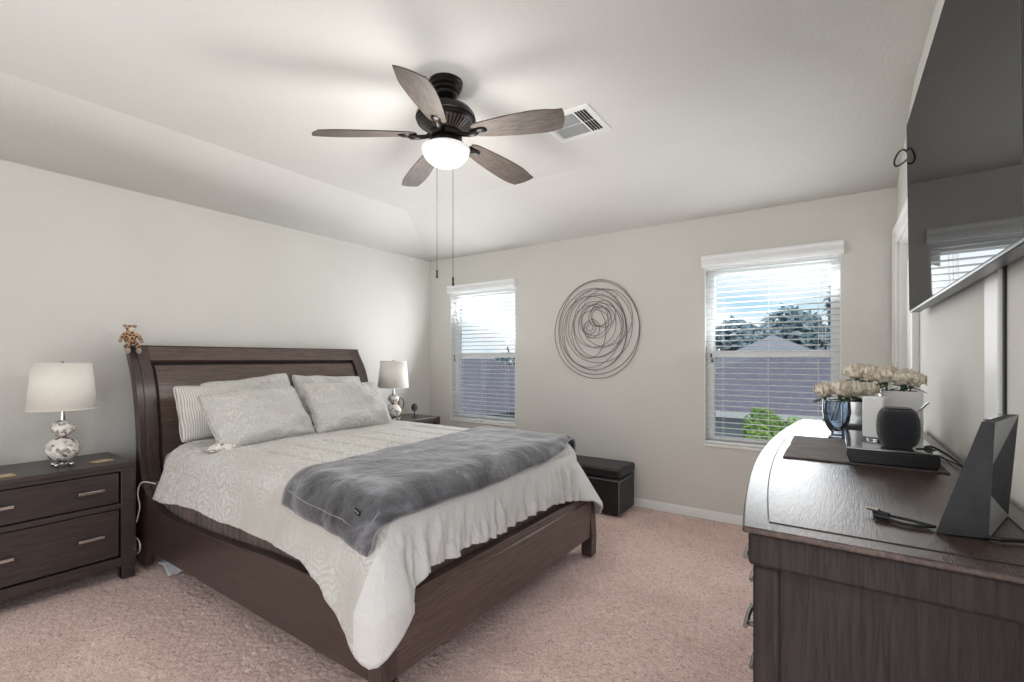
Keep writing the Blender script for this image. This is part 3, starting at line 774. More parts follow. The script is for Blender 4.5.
# ------------------------------------------------------------------ pillows
def pillow(name, label, mat, c, w, h, t_, yaw, lean, roll=0, seed=0, group='pillows on the bed', flange=0.0, crease=1.0):
    # local: u along Y (width), v up, thickness along X
    n = 44; nn = 32
    def P(u, v_, side):
        U, V = u*2-1, v_*2-1
        pu = 1-.10*(1-abs(V)**1.0)**1*0 ; 
        y = U*(w/2)*(1-.055*(1-V*V)); z = V*(h/2)*(1-.075*(1-U*U))
        prof = max(0, (1-U**4))**.55*max(0, (1-V**4))**.55
        prof *= (1-.18*U*U)*(1-.12*V*V)
        x = side*t_/2*prof
        rad = math.hypot(U, V)
        ang = math.atan2(V, U)
        edge_ = min(1, (1-max(abs(U), abs(V)))*6)
        cw = crease*(.016*n_((U*2.3+seed, V*3.1, side+seed)) + .007*n_((U*7+seed, V*5, side)) + .009*math.sin(ang*11+seed*2+2*n_((U*2, V*2, seed)))*max(0, rad-.55)*edge_)
        x += cw*(edge_ if prof > 0 else 0)*side
        cr_ = 1-.055*(abs(U)*abs(V))**5; y *= cr_; z *= cr_; y += .008*n_((V*3, seed, 1))*abs(U); z += .012*n_((U*2.2, seed, 2))*abs(V)
        if flange: pass
        return (x, y, z)
    m = MB().grid(lambda a, b_: P(a, b_, 1), n, nn).grid(lambda a, b_: P(a, b_, -1), n, nn)
    o = m.build(name, mat, merge=True, angle=180, sub=1)
    o.location = c; o.rotation_mode = 'XYZ'
    o.rotation_euler = (Matrix.Rotation(yaw, 4, 'Z') @ Matrix.Rotation(-lean, 4, 'Y') @ Matrix.Rotation(roll, 4, 'X')).to_euler()
    tag(o, label, 'pillow', group)
    if True:   # piped seam around the rim
        rim = []
        for k in range(40): rim.append(P(k/40, 0, 1))
        for k in range(30): rim.append(P(1, k/30, 1))
        for k in range(40): rim.append(P(1-k/40, 1, 1))
        for k in range(30): rim.append(P(0, 1-k/30, 1))
        MB().tube(rim, .0035, 6, closed=True).build('seam', mat, o)
    return o
R = math.radians
pillow('pillow', 'striped grey pillow leaning on the headboard, left end of the bed', 'stripe_cloth', (-3.42, 1.56, .945), .64, .38, .18, R(2), R(20), R(-1), 1)
pillow('pillow', 'pale pillow with one raised corner behind the left front pillow', 'pillow_cloth', (-3.40, 1.72, .985), .62, .40, .12, R(-3), R(24), R(6), 2)
pillow('pillow', 'large crumpled paisley pillow at the front left of the bed', 'pillow_cloth', (-3.10, 1.61, .925), .68, .41, .21, R(4), R(36), R(3), 3, crease=1.7)
pillow('pillow', 'pale pillow standing behind the right front pillow', 'pillow_cloth', (-3.44, 2.38, .965), .68, .42, .14, R(4), R(20), R(-3), 4)
pillow('pillow', 'large creased pale pillow at the front right of the bed, nearest the far lamp', 'pillow_cloth', (-3.12, 2.31, .935), .72, .43, .20, R(2), R(34), R(-2), 5.5, crease=1.7)
# patterned cloth corner peeping from under the front left pillow
m = MB().grid(lambda u, v_: (-3.02+.14*u+.01*n_((u*6, v_*8, 1)), 1.22+.17*v_+.012*n_((u*7, v_*5, 3)), T+.012+.028*math.sin(PI*v_)*math.sin(PI*min(1, u*1.3)) + .008*abs(n_((u*9, v_*9, 2)))), 18, 18)
tag(m.build('pillow_sham', 'pearl_mosaic', thick=.004, angle=180), 'small crumpled patterned sham corner under the front left pillow', 'pillow cover')

# ------------------------------------------------------------------ nightstands
def make_nightstand():
    r = thing('nightstand', '', 'nightstand', (XL+.012, .668, 0), 0, 'dark wood nightstands beside the bed')
    D, w = .478, .38; top = .686
    m = MB(); m.box(0, D+.004, -w, w, top-.028, top); m.build('top', 'stand_wood_y', r, bevel=.003)
    m = MB()
    m.box(0, D-.03, -w, -w+.02, .05, top-.028); m.box(0, D-.03, w-.02, w, .05, top-.028); m.box(0, .015, -w+.02, w-.02, .05, top-.028)
    m.box(.015, D-.03, -w+.02, w-.02, .08, .10)
    m.build('carcass', 'stand_wood_y', r, bevel=.002)
    m = MB()
    m.box(D-.03, D, -w, -w+.062, .0, top-.028); m.box(D-.03, D, w-.062, w, .0, top-.028)
    m.box(D-.03, D, -w+.062, w-.062, top-.05, top-.028); m.box(D-.03, D-.004, -w+.062, w-.062, .418, .447); m.box(D-.03, D, -w+.062, w-.062, .075, .130)
    m.build('face_frame', 'stand_wood_y', r, bevel=.002)
    for (ya, yb) in ((-w-.002, -w+.062), (w-.062, w+.002)):
        MB().box(D-.062, D+.004, ya, yb, 0, .074).build('foot', 'stand_wood_y', r, bevel=.003)
    for (za, zb, hz) in ((.451, .630, .544), (.136, .412, .278)):
        dr = MB().box(.03, D-.012, -w+.068, w-.068, za, zb).build('drawer', 'stand_wood_y', r, bevel=.006)
        for yc in (-.181, .181):
            m = MB(); m.box(D+.012, D+.021, yc-.057, yc+.057, hz-.008, hz+.008)
            m.box(D-.012, D+.016, yc-.035, yc-.025, hz-.005, hz+.005); m.box(D-.012, D+.016, yc+.025, yc+.035, hz-.005, hz+.005)
            m.build('handle', 'brushed_nickel', dr, bevel=.002)
    return r
ns = make_nightstand(); ns['label'] = 'dark wood two-drawer nightstand left of the bed, partly out of frame'
ns2 = copy_tree(ns); ns2.location = (XL+.012, 3.315, 0); ns2['label'] = 'dark wood nightstand beyond the bed, in the far corner'

# ------------------------------------------------------------------ table lamps
def make_lamp():
    r = thing('table_lamp', '', 'lamp', (-3.64, .766, .686), 0, 'table lamps on the nightstands')
    m = MB(); m.lathe([(.012, .012), (.030, .014), (.030, .024), (.014, .03)], n=24); m.build('base_plate', 'chrome', r)
    m = MB()
    for k in range(4):
        a = PI/4+PI/2*k; x, y = .045*math.cos(a), .045*math.sin(a)
        m.ball((x, y, .0125), .0125, .0125, .0125, 14, 8); m.tube([(x, y, .018), (x*.4, y*.4, .02)], .005, 8)
    m.build('ball_feet', 'chrome', r)
    m = MB(); m.ball((0, 0, .098), .077, .077, .070, 40, 24); m.build('lower_globe', 'pearl_mosaic', r)
    m = MB(); m.lathe([(.014, .160), (.02, .166), (.014, .174)], n=20); m.build('ring', 'chrome', r)
    m = MB(); m.ball((0, 0, .216), .055, .055, .048, 40, 24); m.build('upper_globe', 'pearl_mosaic', r)
    m = MB(); m.lathe([(.012, .258), (.012, .29), (.009, .292), (.009, .34), (.004, .341), (.004, .585), (.010, .592), (.004, .602)], n=20); m.build('stem', 'chrome', r)
    m = MB(); n = 56
    def pr(r0, z0): return [(r0, z0)]
    sh = MB().lathe([(.150, .326), (.1265, .588)], n=n, cap=False).build('shade', 'shade_fabric', r, thick=.003, off=-1)
    m = MB()
    z, rr = .327, .150; MB().tube([(rr*math.cos(a*2*PI/48), rr*math.sin(a*2*PI/48), z) for a in range(48)], .0028, 6, closed=True).build('lower_rim', 'shade_fabric', sh)
    z, rr = .587, .1265; m.tube([(rr*math.cos(a*2*PI/48), rr*math.sin(a*2*PI/48), z) for a in range(48)], .0028, 6, closed=True)
    for k in range(3):
        a = 2*PI*k/3; m.tube([(0, 0, .575), (.126*math.cos(a), .126*math.sin(a), .583)], .0018, 6)
    m.build('shade_rim', 'shade_fabric', sh)
    return r
lp = make_lamp(); lp['label'] = 'white shaded pearl-globe table lamp on the near left nightstand'
lp2 = copy_tree(lp); lp2.location = (-3.62, 3.19, .686); lp2['label'] = 'white shaded pearl-globe table lamp on the nightstand in the far corner'
# small things on the nightstands
def card(name, loc, rz, lab, w=.09, d=.035):
    r = MB().box(-d, d, -w/2, w/2, 0, .006); r.box(-d+.008, d-.008, -w/2+.006, w/2-.006, .006, .008)
    o = r.build(name, 'tan_card', bevel=.001); o.location = loc; o.rotation_euler = (0, 0, rz); tag(o, lab, 'card')
card('tan_card', (-3.60, .93, .687), R(18), 'small tan card lying right of the near table lamp')
card('tan_card', (-3.56, .53, .687), R(5), 'brown card lying at the left edge of the photo on the nightstand', .06)
# looped ornament behind the far lamp and small round speaker
og = thing('loop_ornament', 'small brown vase with a tall loop handle behind the far lamp', 'ornament', (-3.70, 3.335, .686))
MB().lathe([(.024, 0), (.03, .008), (.018, .02), (.034, .05), (.036, .075), (.018, .10), (.012, .125), (.014, .20), (.016, .205)], n=24).build('body', 'brown_vase', og)
MB().tube([(.0, .012, .20)] + [(0, .012+.055*math.sin(a), .148+.06*math.cos(a)) for a in [PI*k/12 for k in range(13)]] + [(0, .02, .085)], .004, 8).build('handle', 'bronze', og)
ds = thing('round_speaker', 'small dark round disc on a thin stand at the right of the far nightstand', 'speaker', (-3.62, 3.475, .686))
MB().lathe([(.028, 0), (.028, .006), (.006, .010), (.0045, .07)], n=24).build('stand', 'black_plastic', ds)
o = MB().ball((0, 0, .105), .022, .042, .042, 28, 18).build('disc', 'speaker_mesh', ds)

# ------------------------------------------------------------------ plush toy on the headboard
ty = thing('plush_toy', 'small spotted plush animal with pale snout perched on the headboard corner', 'toy', (-3.80, 1.125, 1.392))
m = MB(); m.ball((0, 0, .05), .035, .038, .055, 20, 14); m.ball((.008, 0, .118), .030, .028, .030, 18, 12)
m.tube([(0, 0, .08), (.005, 0, .11)], [.028, .022], 12)
for s_ in (-1, 1):
    m.tube([(.005, s_*.03, .08), (.015, s_*.055, .055), (.025, s_*.062, .035)], [.015, .013, .012], 10)
    m.tube([(.015, s_*.018, .02), (.055, s_*.028, .005), (.068, s_*.032, -.025)], [.018, .015, .014], 10)
m.build('body', 'plush_spots', ty); ty.scale = (.86, .86, .86)
m = MB(); m.ball((.038, 0, .112), .022, .021, .018, 16, 10); m.build('snout', 'plush_cream', ty)
for s_ in (-1, 1): MB().ball((.0, s_*.03, .140), .006, .014, .012, 12, 8).build('ear', 'plush_grey', ty)
for s_ in (-1, 1):
    MB().ball((.070, s_*.034, -.048), .017, .017, .024, 14, 10).build('foot', 'plush_grey', ty)
    MB().ball((.028, s_*.066, .026), .013, .013, .014, 12, 8).build('paw', 'plush_grey', ty)
for s_ in (-1, 1): MB().ball((.034, s_*.012, .128), .0035, .0035, .0035, 8, 6).build('eye', 'black_plastic', ty)

# white cord from nightstand to bed, cloth on the floor under the rail
c = MB().tube(smooth([(-3.52, 1.075, .30), (-3.51, 1.080, .34), (-3.50, 1.085, .40), (-3.515, 1.080, .47), (-3.50, 1.085, .53), (-3.44, 1.090, .555), (-3.30, 1.095, .565)], 6), .0035, 6)
tag(c.build('white_wire', 'cable_white'), 'thin white cord looping up between nightstand and mattress', 'cord')
c = MB().tube(smooth([(-3.70, 1.075, .20), (-3.53, 1.078, .20), (-3.48, 1.080, .17), (-3.50, 1.080, .12), (-3.58, 1.075, .09)], 6), .0035, 6)
tag(c.build('white_wire', 'cable_white'), 'short white cord loop low beside the nightstand foot', 'cord')
m = MB().grid(lambda u, v_: (-3.52+.26*u, 1.18+.14*v_-.03*u, .012+.07*math.sin(PI*u)*(.4+.6*v_)+.012*n_((u*5, v_*5, 0))), 14, 10)
tag(m.build('white_cloth', 'white_cloth', thick=.004, angle=180), 'crumpled white cloth on the carpet under the head of the bed', 'cloth')

# ------------------------------------------------------------------ storage bench
bn = thing('storage_bench', 'black faux leather storage bench against the wall beyond the bed', 'bench', (-1.96, 3.845, 0))
m = MB(); m.box(-.51, .50, -.175, .178, .012, .305); m.build('body', 'black_leather', bn, bevel=.008, seg=3)
m = MB(); m.box(-.516, .508, -.182, .182, .312, .392); m.build('lid', 'black_leather', bn, bevel=.022, seg=5)
for x in (-.45, .45):
    for y in (-.13, .13): MB().box(x-.02, x+.02, y-.02, y+.02, 0, .013).build('foot', 'black_plastic', bn)
m = MB(); m.tube([(-.505, -.1765, .29), (.498, -.1765, .29), (.502, -.172, .285), (.502, .17, .285)], .002, 6); m.tube([(.498, -.1765, .02), (.498, -.1765, .29)], .0022, 6); m.build('seam_piping', 'vent_grey', bn)

# ------------------------------------------------------------------ wire wall art
wa = thing('wire_wall_art', 'round wall sculpture of overlapping dark wire rings between the windows', 'wall art', (-1.835, YW, 1.563))
S = .458/268
cx0, cz0 = 322, 342
LR = [(78,572,75,608),(98,566,84,582),(110,505,118,556),(148,532,124,522),(135,500,128,560),(160,492,150,492),(190,482,152,488),(198,442,190,436),(222,476,200,438),(186,386,206,492),(243,416,204,388),(228,404,232,372),(284,412,214,326),(308,396,222,318),(262,326,298,362),(272,312,308,348),(255,350,285,385),(300,440,185,330),(120,470,160,540),(240,530,128,430)]
rings = [((a+b_)/2, (c+d_)/2, (b_-a)/2, (d_-c)/2) for a, b_, c, d_ in LR]
random.seed(11)
m0 = MB(); 
for k, (a, b_, ra, rb) in enumerate(rings):
    ph = random.uniform(0, 6.28); pts = []
    for i in range(64):
        t_ = 2*PI*i/64; wob = 1+.015*math.sin(2*t_+ph)+.015*math.sin(3*t_+ph*2)
        pts.append(((a-cx0+ra*wob*math.cos(t_))*S, -.022-.010*math.sin(t_+ph)-.0012*(k % 5), -(b_-cz0+rb*wob*math.sin(t_))*S))
    MB().tube(pts, .0030 if k < 2 else .0023, 6, closed=True).build('wire_ring', 'bronze_light', wa)
for (x, z) in ((-.2, .3), (.2, .3), (0, -.38)): MB().tube([(x, -.001, z), (x, -.02, z)], .003, 6).build('mounting_pin', 'bronze', wa)

# ------------------------------------------------------------------ television
tv = thing('television', 'large black flat screen television mounted high on the right wall', 'television', (.262, 1.97, 1.92))
tv.rotation_euler = (0, R(-0.7), 0)
L2 = .785; H2 = .42
TVY = 2.75-L2
tv.location = (.268, TVY, 1.925)
MB().box(.0, .036, -L2, L2, -H2, H2).build('frame', 'tv_bezel', tv, bevel=.002)
MB().box(-.0025, .001, -L2+.006, L2-.006, -H2+.008, H2-.006).build('screen', 'tv_screen', tv)
MB().prism([(.036, -H2+.002), (.058, -H2+.014), (.058, H2-.3), (.036, H2-.05)], -L2+.04, L2-.04).build('rear_housing', 'black_plastic', tv, bevel=.004)
c = MB().tube(smooth([(.275, 2.80, 2.215), (.265, 2.77, 2.235), (.25, 2.775, 2.25), (.235, 2.80, 2.245), (.225, 2.83, 2.22), (.232, 2.85, 2.205), (.25, 2.84, 2.205), (.275, 2.80, 2.215), (.31, 2.77, 2.23), (.33, 2.76, 2.2)], 6), .004, 8)
tag(c.build('cable_loop', 'cable_black'), 'black cable loop poking out past the television upper edge', 'cable')
cc = MB(); cc.box(XR-.013, XR, 1.605, 1.730, .75, 1.62)
tag(cc.build('cable_cover', 'trim_white', bevel=.004), 'white vertical cable cover on the wall below the television', 'cable cover')
c = MB().tube([(XR-.004, 1.590, 1.62), (XR-.004, 1.590, .75)], .0035, 8)  # black tube standing in for the shadow line at the cover's edge
tag(c.build('cable_or_shadow_line', 'cable_black'), 'thin black shadow line running down the wall beside the white cable cover', 'cable')

# ------------------------------------------------------------------ dresser with bowed front
DX1, DYa, DYb, DT = .312, .962, 2.828, .99
dr = thing('dresser', 'dark wood bow-front dresser along the right wall with glossy top', 'dresser', (.1, 1.895, 0))
OX, OY = .1, 1.895
def bow(y, off=0.0):
    t_ = (y-1.895)/(.933); return -.143 - .064*(1-t_*t_) + off
def bow_poly(ya, yb, off, x1, n=36):
    pts = [(bow(ya+(yb-ya)*k/n, off)-OX, ya+(yb-ya)*k/n-OY) for k in range(n+1)]
    return pts + [(x1-OX, yb-OY), (x1-OX, ya-OY)]
top = MB().prism(bow_poly(DYa, DYb, 0, DX1), DT-.012, DT, 'XY').build('top', 'dresser_top', dr, bevel=.004, seg=3)
MB().prism(bow_poly(DYa+.012, DYb-.012, .010, DX1), DT-.075, DT-.012, 'XY').build('top_moulding', 'dresser_wood_z', dr, bevel=.008, seg=3)
# scored line inside the border of the top
ln = [(bow(DYa+.05+(DYb-DYa-.1)*k/60, .045), DYa+.05+(DYb-DYa-.1)*k/60, DT+.0004) for k in range(61)]
ln = [(DX1-.035, DYa+.05, DT+.0004)] + ln + [(DX1-.035, DYb-.05, DT+.0004)]
MB().tube([(p[0]-OX, p[1]-OY, p[2]) for p in ln], .0012, 6, closed=True).build('inlay_line', 'groove_black', top)
MB().prism(bow_poly(DYa+.05, DYb-.05, .045, DX1-.02), .07, DT-.075, 'XY').build('carcass', 'dresser_wood_z', dr)
for ya, yb in ((DYa+.022, DYa+.050), (DYb-.050, DYb-.022)):
    m = MB(); x0 = bow(DYa+.03, .018)
    m.box(x0-OX, x0+.045-OX, ya-OY, yb-OY, .0, DT-.075); m.box(DX1-.05-OX, DX1-.005-OX, ya-OY, yb-OY, 0, DT-.075)
    m.build('corner_post', 'dresser_wood_z', dr, bevel=.008, seg=3)
    m = MB(); yy = (ya+.010, yb) if ya < 2 else (ya, yb-.010)
    m.box(x0+.045-OX, DX1-.05-OX, yy[0]-OY, yy[1]-OY, .08, DT-.075); m.build('end_panel', 'dresser_wood_z', dr)
m = MB()
n = 36
for ya, yb in ((DYa+.05, DYb-.05),):
    m.prism(bow_poly(ya, yb, .03, .0), .02, .10, 'XY')
m.build('plinth', 'dresser_wood_z', dr, bevel=.004)
rowz = [(.835, .908), (.62, .822), (.375, .607), (.11, .362)]
cols = [(DYa+.075, 1.565), (1.585, 2.205), (2.225, DYb-.075)]
for (za, zb) in rowz:
    for (ya, yb) in cols:
        pts = [(bow(ya+(yb-ya)*k/10, .022)-OX, ya+(yb-ya)*k/10-OY) for k in range(11)] + [(bow(ya+(yb-ya)*k/10, .05)-OX, ya+(yb-ya)*k/10-OY) for k in range(10, -1, -1)]
        q = MB().prism(pts, za, zb, 'XY').build('drawer', 'dresser_wood_z', dr, bevel=.004)
        for yc in (ya+(yb-ya)*.27, ya+(yb-ya)*.73):
            zc = (za+zb)/2; x = bow(yc, .022)-OX
            m = MB()
            for dy in (-.035, .035): m.tube([(x+.002, yc-OY+dy, zc), (x-.012, yc-OY+dy, zc)], [.006, .005], 10)
            m.tube([(x-.014, yc-OY-.05, zc), (x-.016, yc-OY, zc), (x-.014, yc-OY+.05, zc)], .0055, 10)
            m.build('handle', 'dull_nickel', q)

# runner and the devices on it
rn = MB().grid(lambda u, v_: (-.137+.389*u+.004*n_((u*3, v_*3, 0)), 1.695+.49*v_+(.006*u), DT+.0035+.0012*n_((u*12, v_*12, 0))), 30, 30)
rn = rn.build('table_runner', 'runner_cloth', thick=.003, off=-1); tag(rn, 'dark taupe cloth mat under the devices on the dresser', 'table mat')
bx = thing('media_box', 'long flat black media box with glossy top lying on the dark mat', 'media box', (.13, 1.905, DT+.005))
MB().prism([(-.098, 0), (.098, 0), (.104, .012), (.104, .040), (-.104, .040), (-.104, .022), (-.098, .008)], -.20, .20).build('body', 'black_plastic', bx, bevel=.004)
MB().box(-.1045, .1045, -.2, .2, .040, .0455).build('glossy_lid', 'silver_gloss', bx, bevel=.001)
BT = DT+.0515
wb = thing('white_camera', 'white upright box device with a round black lens behind the dark speaker', 'camera', (.107, 1.90, BT), R(-28))
MB().box(-.030, .030, -.026, .026, .006, .138).build('case', 'white_plastic', wb, bevel=.006, seg=3)
MB().lathe([(.026, 0), (.026, .004), (.018, .007)], n=24).build('foot', 'chrome', wb)
m = MB(); m.lathe([(.010, 0), (.010, -.003), (.007, -.005)], (-.030, -.004, .108), 20, 'X'); m.build('lens', 'black_plastic', wb)
sp = thing('smart_speaker', 'dark charcoal rounded fabric speaker standing on the flat media box', 'speaker', (.150, 1.785, BT))
n = 40; vs = []; prof = [(.000, .030), (.004, .037), (.015, .045), (.035, .0495), (.058, .0505), (.082, .049), (.100, .044), (.110, .037)]
m = MB(); vs = []
for (z, r) in prof:
    for k in range(n):
        a = 2*PI*k/n; c_, s_ = math.cos(a), math.sin(a); e_ = 2/3.2
        vs.append((math.copysign(abs(c_)**e_, c_)*r, math.copysign(abs(s_)**e_, s_)*r, z))
fs = [(i*n+k, i*n+(k+1) % n, (i+1)*n+(k+1) % n, (i+1)*n+k) for i in range(len(prof)-1) for k in range(n)] + [tuple(range(n-1, -1, -1)), tuple((len(prof)-1)*n+k for k in range(n))]
m.add(vs, fs); m.build('fabric_body', 'speaker_mesh', sp, angle=60)
vs = []
for (z, s0_) in ((.110, .034), (.114, .032), (.115, .026)):
    for k in range(n):
        a = 2*PI*k/n; c_, s_ = math.cos(a), math.sin(a); e_ = 2/3.2; vs.append((math.copysign(abs(c_)**e_, c_)*s0_, math.copysign(abs(s_)**e_, s_)*s0_, z))
fs = [(i*n+k, i*n+(k+1) % n, (i+1)*n+(k+1) % n, (i+1)*n+k) for i in range(2) for k in range(n)] + [tuple(range(n-1, -1, -1)), tuple(2*n+k for k in range(n))]
MB().add(vs, fs).build('top_plate', 'black_plastic', sp)
MB().box(-.053, -.046, -.006, -.002, .078, .082).build('side_button', 'white_plastic', sp)
c = MB().tube(smooth([(.200, 1.80, BT+.100), (.215, 1.815, BT+.112), (.232, 1.835, BT+.128)], 3), .003, 8)
an = c.build('antenna', 'silver_gloss', sp); an.location = (-.158, -1.785, -BT)
c = MB().tube(smooth([(.185, 1.735, BT+.004), (.21, 1.74, BT+.006), (.222, 1.76, BT+.005), (.21, 1.785, BT+.004), (.23, 1.80, BT+.004), (.27, 1.78, DT+.03), (.295, 1.70, DT+.006), (.305, 1.60, DT+.006)], 6), .003, 8)
tag(c.build('speaker_cable', 'cable_black'), 'thin black cable curling from the charcoal speaker towards the wall', 'cable')
c = MB().tube(smooth([(.20, 2.12, DT+.004), (.25, 2.00, DT+.006), (.285, 1.85, DT+.006), (.30, 1.72, DT+.005)], 6), .0025, 8)
tag(c.build('cable_or_shadow_line', 'cable_black'), 'thin cable along the back edge of the dresser top', 'cable')

# vases and peonies
vg = thing('glass_vase', 'round smoky blue footed glass vase, leftmost on the dresser', 'vase', (.005, 2.235, DT))
MB().lathe([(.030, 0), (.032, .004), (.022, .012), (.020, .022), (.034, .040), (.046, .070), (.050, .105), (.048, .146), (.045, .146), (.047, .105), (.043, .072), (.030, .043), (.012, .028)], n=40).build('bowl', 'vase_glass', vg)
MB().tube([(.046*math.cos(a*2*PI/40), .046*math.sin(a*2*PI/40), .147) for a in range(40)], .0025, 6, closed=True).build('rim', 'silver_gloss', vg)
vm = thing('mirror_vase', 'square mirrored silver vase between the glass vase and white box device', 'vase', (.070, 2.262, DT))
q = .052
m = MB(); m.box(-q, q, -q, q, 0, .004)
for (a, b_, c_, d_) in ((-q, -q+.004, -q, q), (q-.004, q, -q, q), (-q+.004, q-.004, -q, -q+.004), (-q+.004, q-.004, q-.004, q)): m.box(a, b_, c_, d_, .004, .146)
m.build('walls', 'silver_gloss', vm, bevel=.0015)
vw = thing('white_vase', 'square white vase nearest the wall at the rear of the dresser', 'vase', (.205, 2.36, DT))
q = .062
m = MB(); m.box(-q, q, -q, q, 0, .006)
for (a, b_, c_, d_) in ((-q, -q+.006, -q, q), (q-.006, q, -q, q), (-q+.006, q-.006, -q, -q+.006), (-q+.006, q-.006, q-.006, q)): m.box(a, b_, c_, d_, .006, .186)
m.build('walls', 'white_plastic', vw, bevel=.003)
random.seed(5)
def peony_petals(seed, s_):
    rnd = random.Random(seed); m = MB()
    for ring_, (cnt, rad, tilt, L, wd) in enumerate(((6, .006, 6, .026, .022), (7, .010, 18, .030, .026), (8, .016, 32, .032, .030), (9, .022, 48, .032, .032), (10, .024, 72, .030, .034))):
        for k in range(cnt):
            a = 2*PI*k/cnt + ring_*.4 + rnd.uniform(-.15, .15); tl = R(tilt + rnd.uniform(-8, 8)); ca, sa = math.cos(a), math.sin(a)
            LL = L*rnd.uniform(.9, 1.1)
            def P(u, v_):
                w = (u-.5)*wd*math.sin(PI*(.18+.72*v_))**.6; ln_ = LL*v_
                cup = 1.1*(u-.5)**2*wd*3*v_
                curl = tl*(.25+.75*v_) 
                r_ = rad*.6 + ln_*math.sin(curl)*1.0*(1.15-.5*v_*v_) - cup*math.cos(curl); z_ = ln_*math.cos(curl)*1.0 + cup*math.sin(curl) + .002*math.sin(u*14+k)*v_
                return ((r_*ca - w*sa)*s_, (r_*sa + w*ca)*s_, (z_+.004)*s_)
            m.grid(P, 6, 6)
    return m
def peony(loc, s_, lab, grp, seed, stem_to):
    s_ *= 1.22
    r = thing('peony', lab, 'flower', loc, random.uniform(0, 6), grp)
    r.rotation_euler = (random.uniform(-.25, .25), random.uniform(-.25, .25), random.uniform(0, 6))
    peony_petals(seed, s_).build('petals', 'petal_cream', r, angle=180, thick=.0007)
    m = MB(); m.lathe([(.002, -.012), (.008, -.004), (.009, .004), (.004, .006)], n=10)
    m.tube([(0, 0, -.01), (0, 0, -stem_to)], .0022, 6)
    m.build('stem', 'stem_green', r)
    m = MB()
    for a in (0.4, 2.6, 4.6):
        def P(u, v_): 
            w = (u-.5)*.022*math.sin(PI*(.05+.9*v_)); l_ = .012+.040*v_; return (l_*math.cos(a)-w*math.sin(a), l_*math.sin(a)+w*math.cos(a), -.006-.010*v_*v_)
        m.grid(P, 5, 7)
    m.build('leaves', 'stem_green', r, thick=.0006)
    return r
g1, g2 = 'cream peonies in the glass and mirrored vases', 'cream peonies in the white vase'
for k, (dx, dy, dz, s_, lab) in enumerate(((-.042, -.005, .158, 1.05, 'cream peony hanging over the left rim of the glass vase'), (.008, -.028, .164, 1.05, 'cream peony at the front of the glass vase'), (.016, .030, .168, 1.0, 'cream peony at the back of the glass vase'))):
    peony((.005+dx, 2.235+dy, DT+dz), s_, lab, g1, 20+k, .10)
for k, (dx, dy, dz, s_, lab) in enumerate(((-.015, -.026, .164, 1.05, 'cream peony at the front of the mirrored vase'), (.030, -.008, .164, 1.0, 'cream peony on the right of the mirrored vase'), (-.008, .034, .166, 1.0, 'cream peony at the back of the mirrored vase'))):
    peony((.070+dx, 2.262+dy, DT+dz), s_, lab, g1, 30+k, .10)
for k, (dx, dy, dz, s_, lab) in enumerate(((-.135, .02, .225, 1.15, 'cream peony leaning furthest left out of the white vase'), (-.092, -.01, .222, 1.15, 'cream peony second from the left in the white vase cluster'), (-.045, -.03, .212, 1.1, 'cream peony at the front left of the white vase'), (-.04, .035, .225, 1.1, 'cream peony at the back left of the white vase'), (.005, -.03, .206, 1.1, 'cream peony at the front centre of the white vase'), (.032, -.01, .203, 1.1, 'cream peony on the right side of the white vase'), (.02, .035, .212, 1.05, 'cream peony at the back right of the white vase'))):
    peony((.205+dx, 2.36+dy, DT+dz), s_, lab, g2, 40+k, .12)

# folded felt speaker
fs_ = thing('folded_speaker', 'tall dark grey felt wedge speaker with folded side, nearest the camera', 'speaker', (.21, 1.2, DT+.001))
A = lambda x, y, z: (x-.21, y-1.2, z-DT-.001)
zt = 1.192
V = [A(.145,1.111,DT+.002), A(.215,1.125,DT+.002), A(.221,1.115,zt), A(.2045,1.115,zt),          # front face 0-3
     A(.279,1.315,DT+.002), A(.290,1.300,zt), A(.262,1.300,zt), A(.205,1.320,DT+.002),              # back 4 front-right-bottom,5 top right,6 top left,7 bottom left
     A(.222,1.205,1.066)]                                                                            # 8 fold point
F = [(0,1,2,3), (1,8,2), (8,4,5), (2,5,6,3), (4,7,6,5), (7,0,3,6), (0,7,4,1)]
MB().add(V, F).build('felt_body', 'speaker_felt', fs_, angle=10)
MB().add([V[i] for i in (2, 8, 5)], [(0, 1, 2)]).add([V[i] for i in (1, 4, 8)], [(0, 1, 2)]).build('inner_face', 'grey_shell', fs_, angle=10)['label'] = 'smooth lighter grey inner folds'
MB().add([A(.213,1.15,zt+.0006), A(.222,1.15,zt+.0006), A(.265,1.26,zt+.0006), A(.248,1.26,zt+.0006), A(.213,1.15,zt+.002), A(.222,1.15,zt+.002), A(.265,1.26,zt+.002), A(.248,1.26,zt+.002)],
         [(3,2,1,0),(4,5,6,7),(0,1,5,4),(1,2,6,5),(2,3,7,6),(3,0,4,7)]).build('top_plate', 'silver_gloss', fs_)
c = MB().tube(smooth([(.20, 1.135, DT+.006), (.225, 1.120, DT+.005), (.25, 1.13, DT+.005), (.30, 1.14, DT+.005), (.308, 1.145, DT+.005)], 5), .0035, 8)
tag(c.build('cable_or_shadow_line', 'cable_black'), 'black cable leaving the folded felt speaker towards the wall', 'cable')
c = MB()
c.tube(smooth([(.148, 1.135, DT+.006), (.130, 1.150, DT+.005), (.105, 1.150, DT+.008), (.082, 1.165, DT+.006)], 5), .0028, 8)
c.tube(smooth([(.148, 1.135, DT+.006), (.128, 1.128, DT+.005), (.102, 1.125, DT+.005), (.080, 1.145, DT+.006)], 5), .0028, 8)
cb = c.build('connector_cable', 'cable_black'); tag(cb, 'short black cable ends lying in front of the folded felt speaker', 'cable')
for (p, q_) in (((.085, 1.163, DT+.007), (.062, 1.178, DT+.007)), ((.083, 1.143, DT+.006), (.060, 1.150, DT+.006))):
    MB().tube([p, q_], .0048, 8).build('plug', 'cable_black', cb)
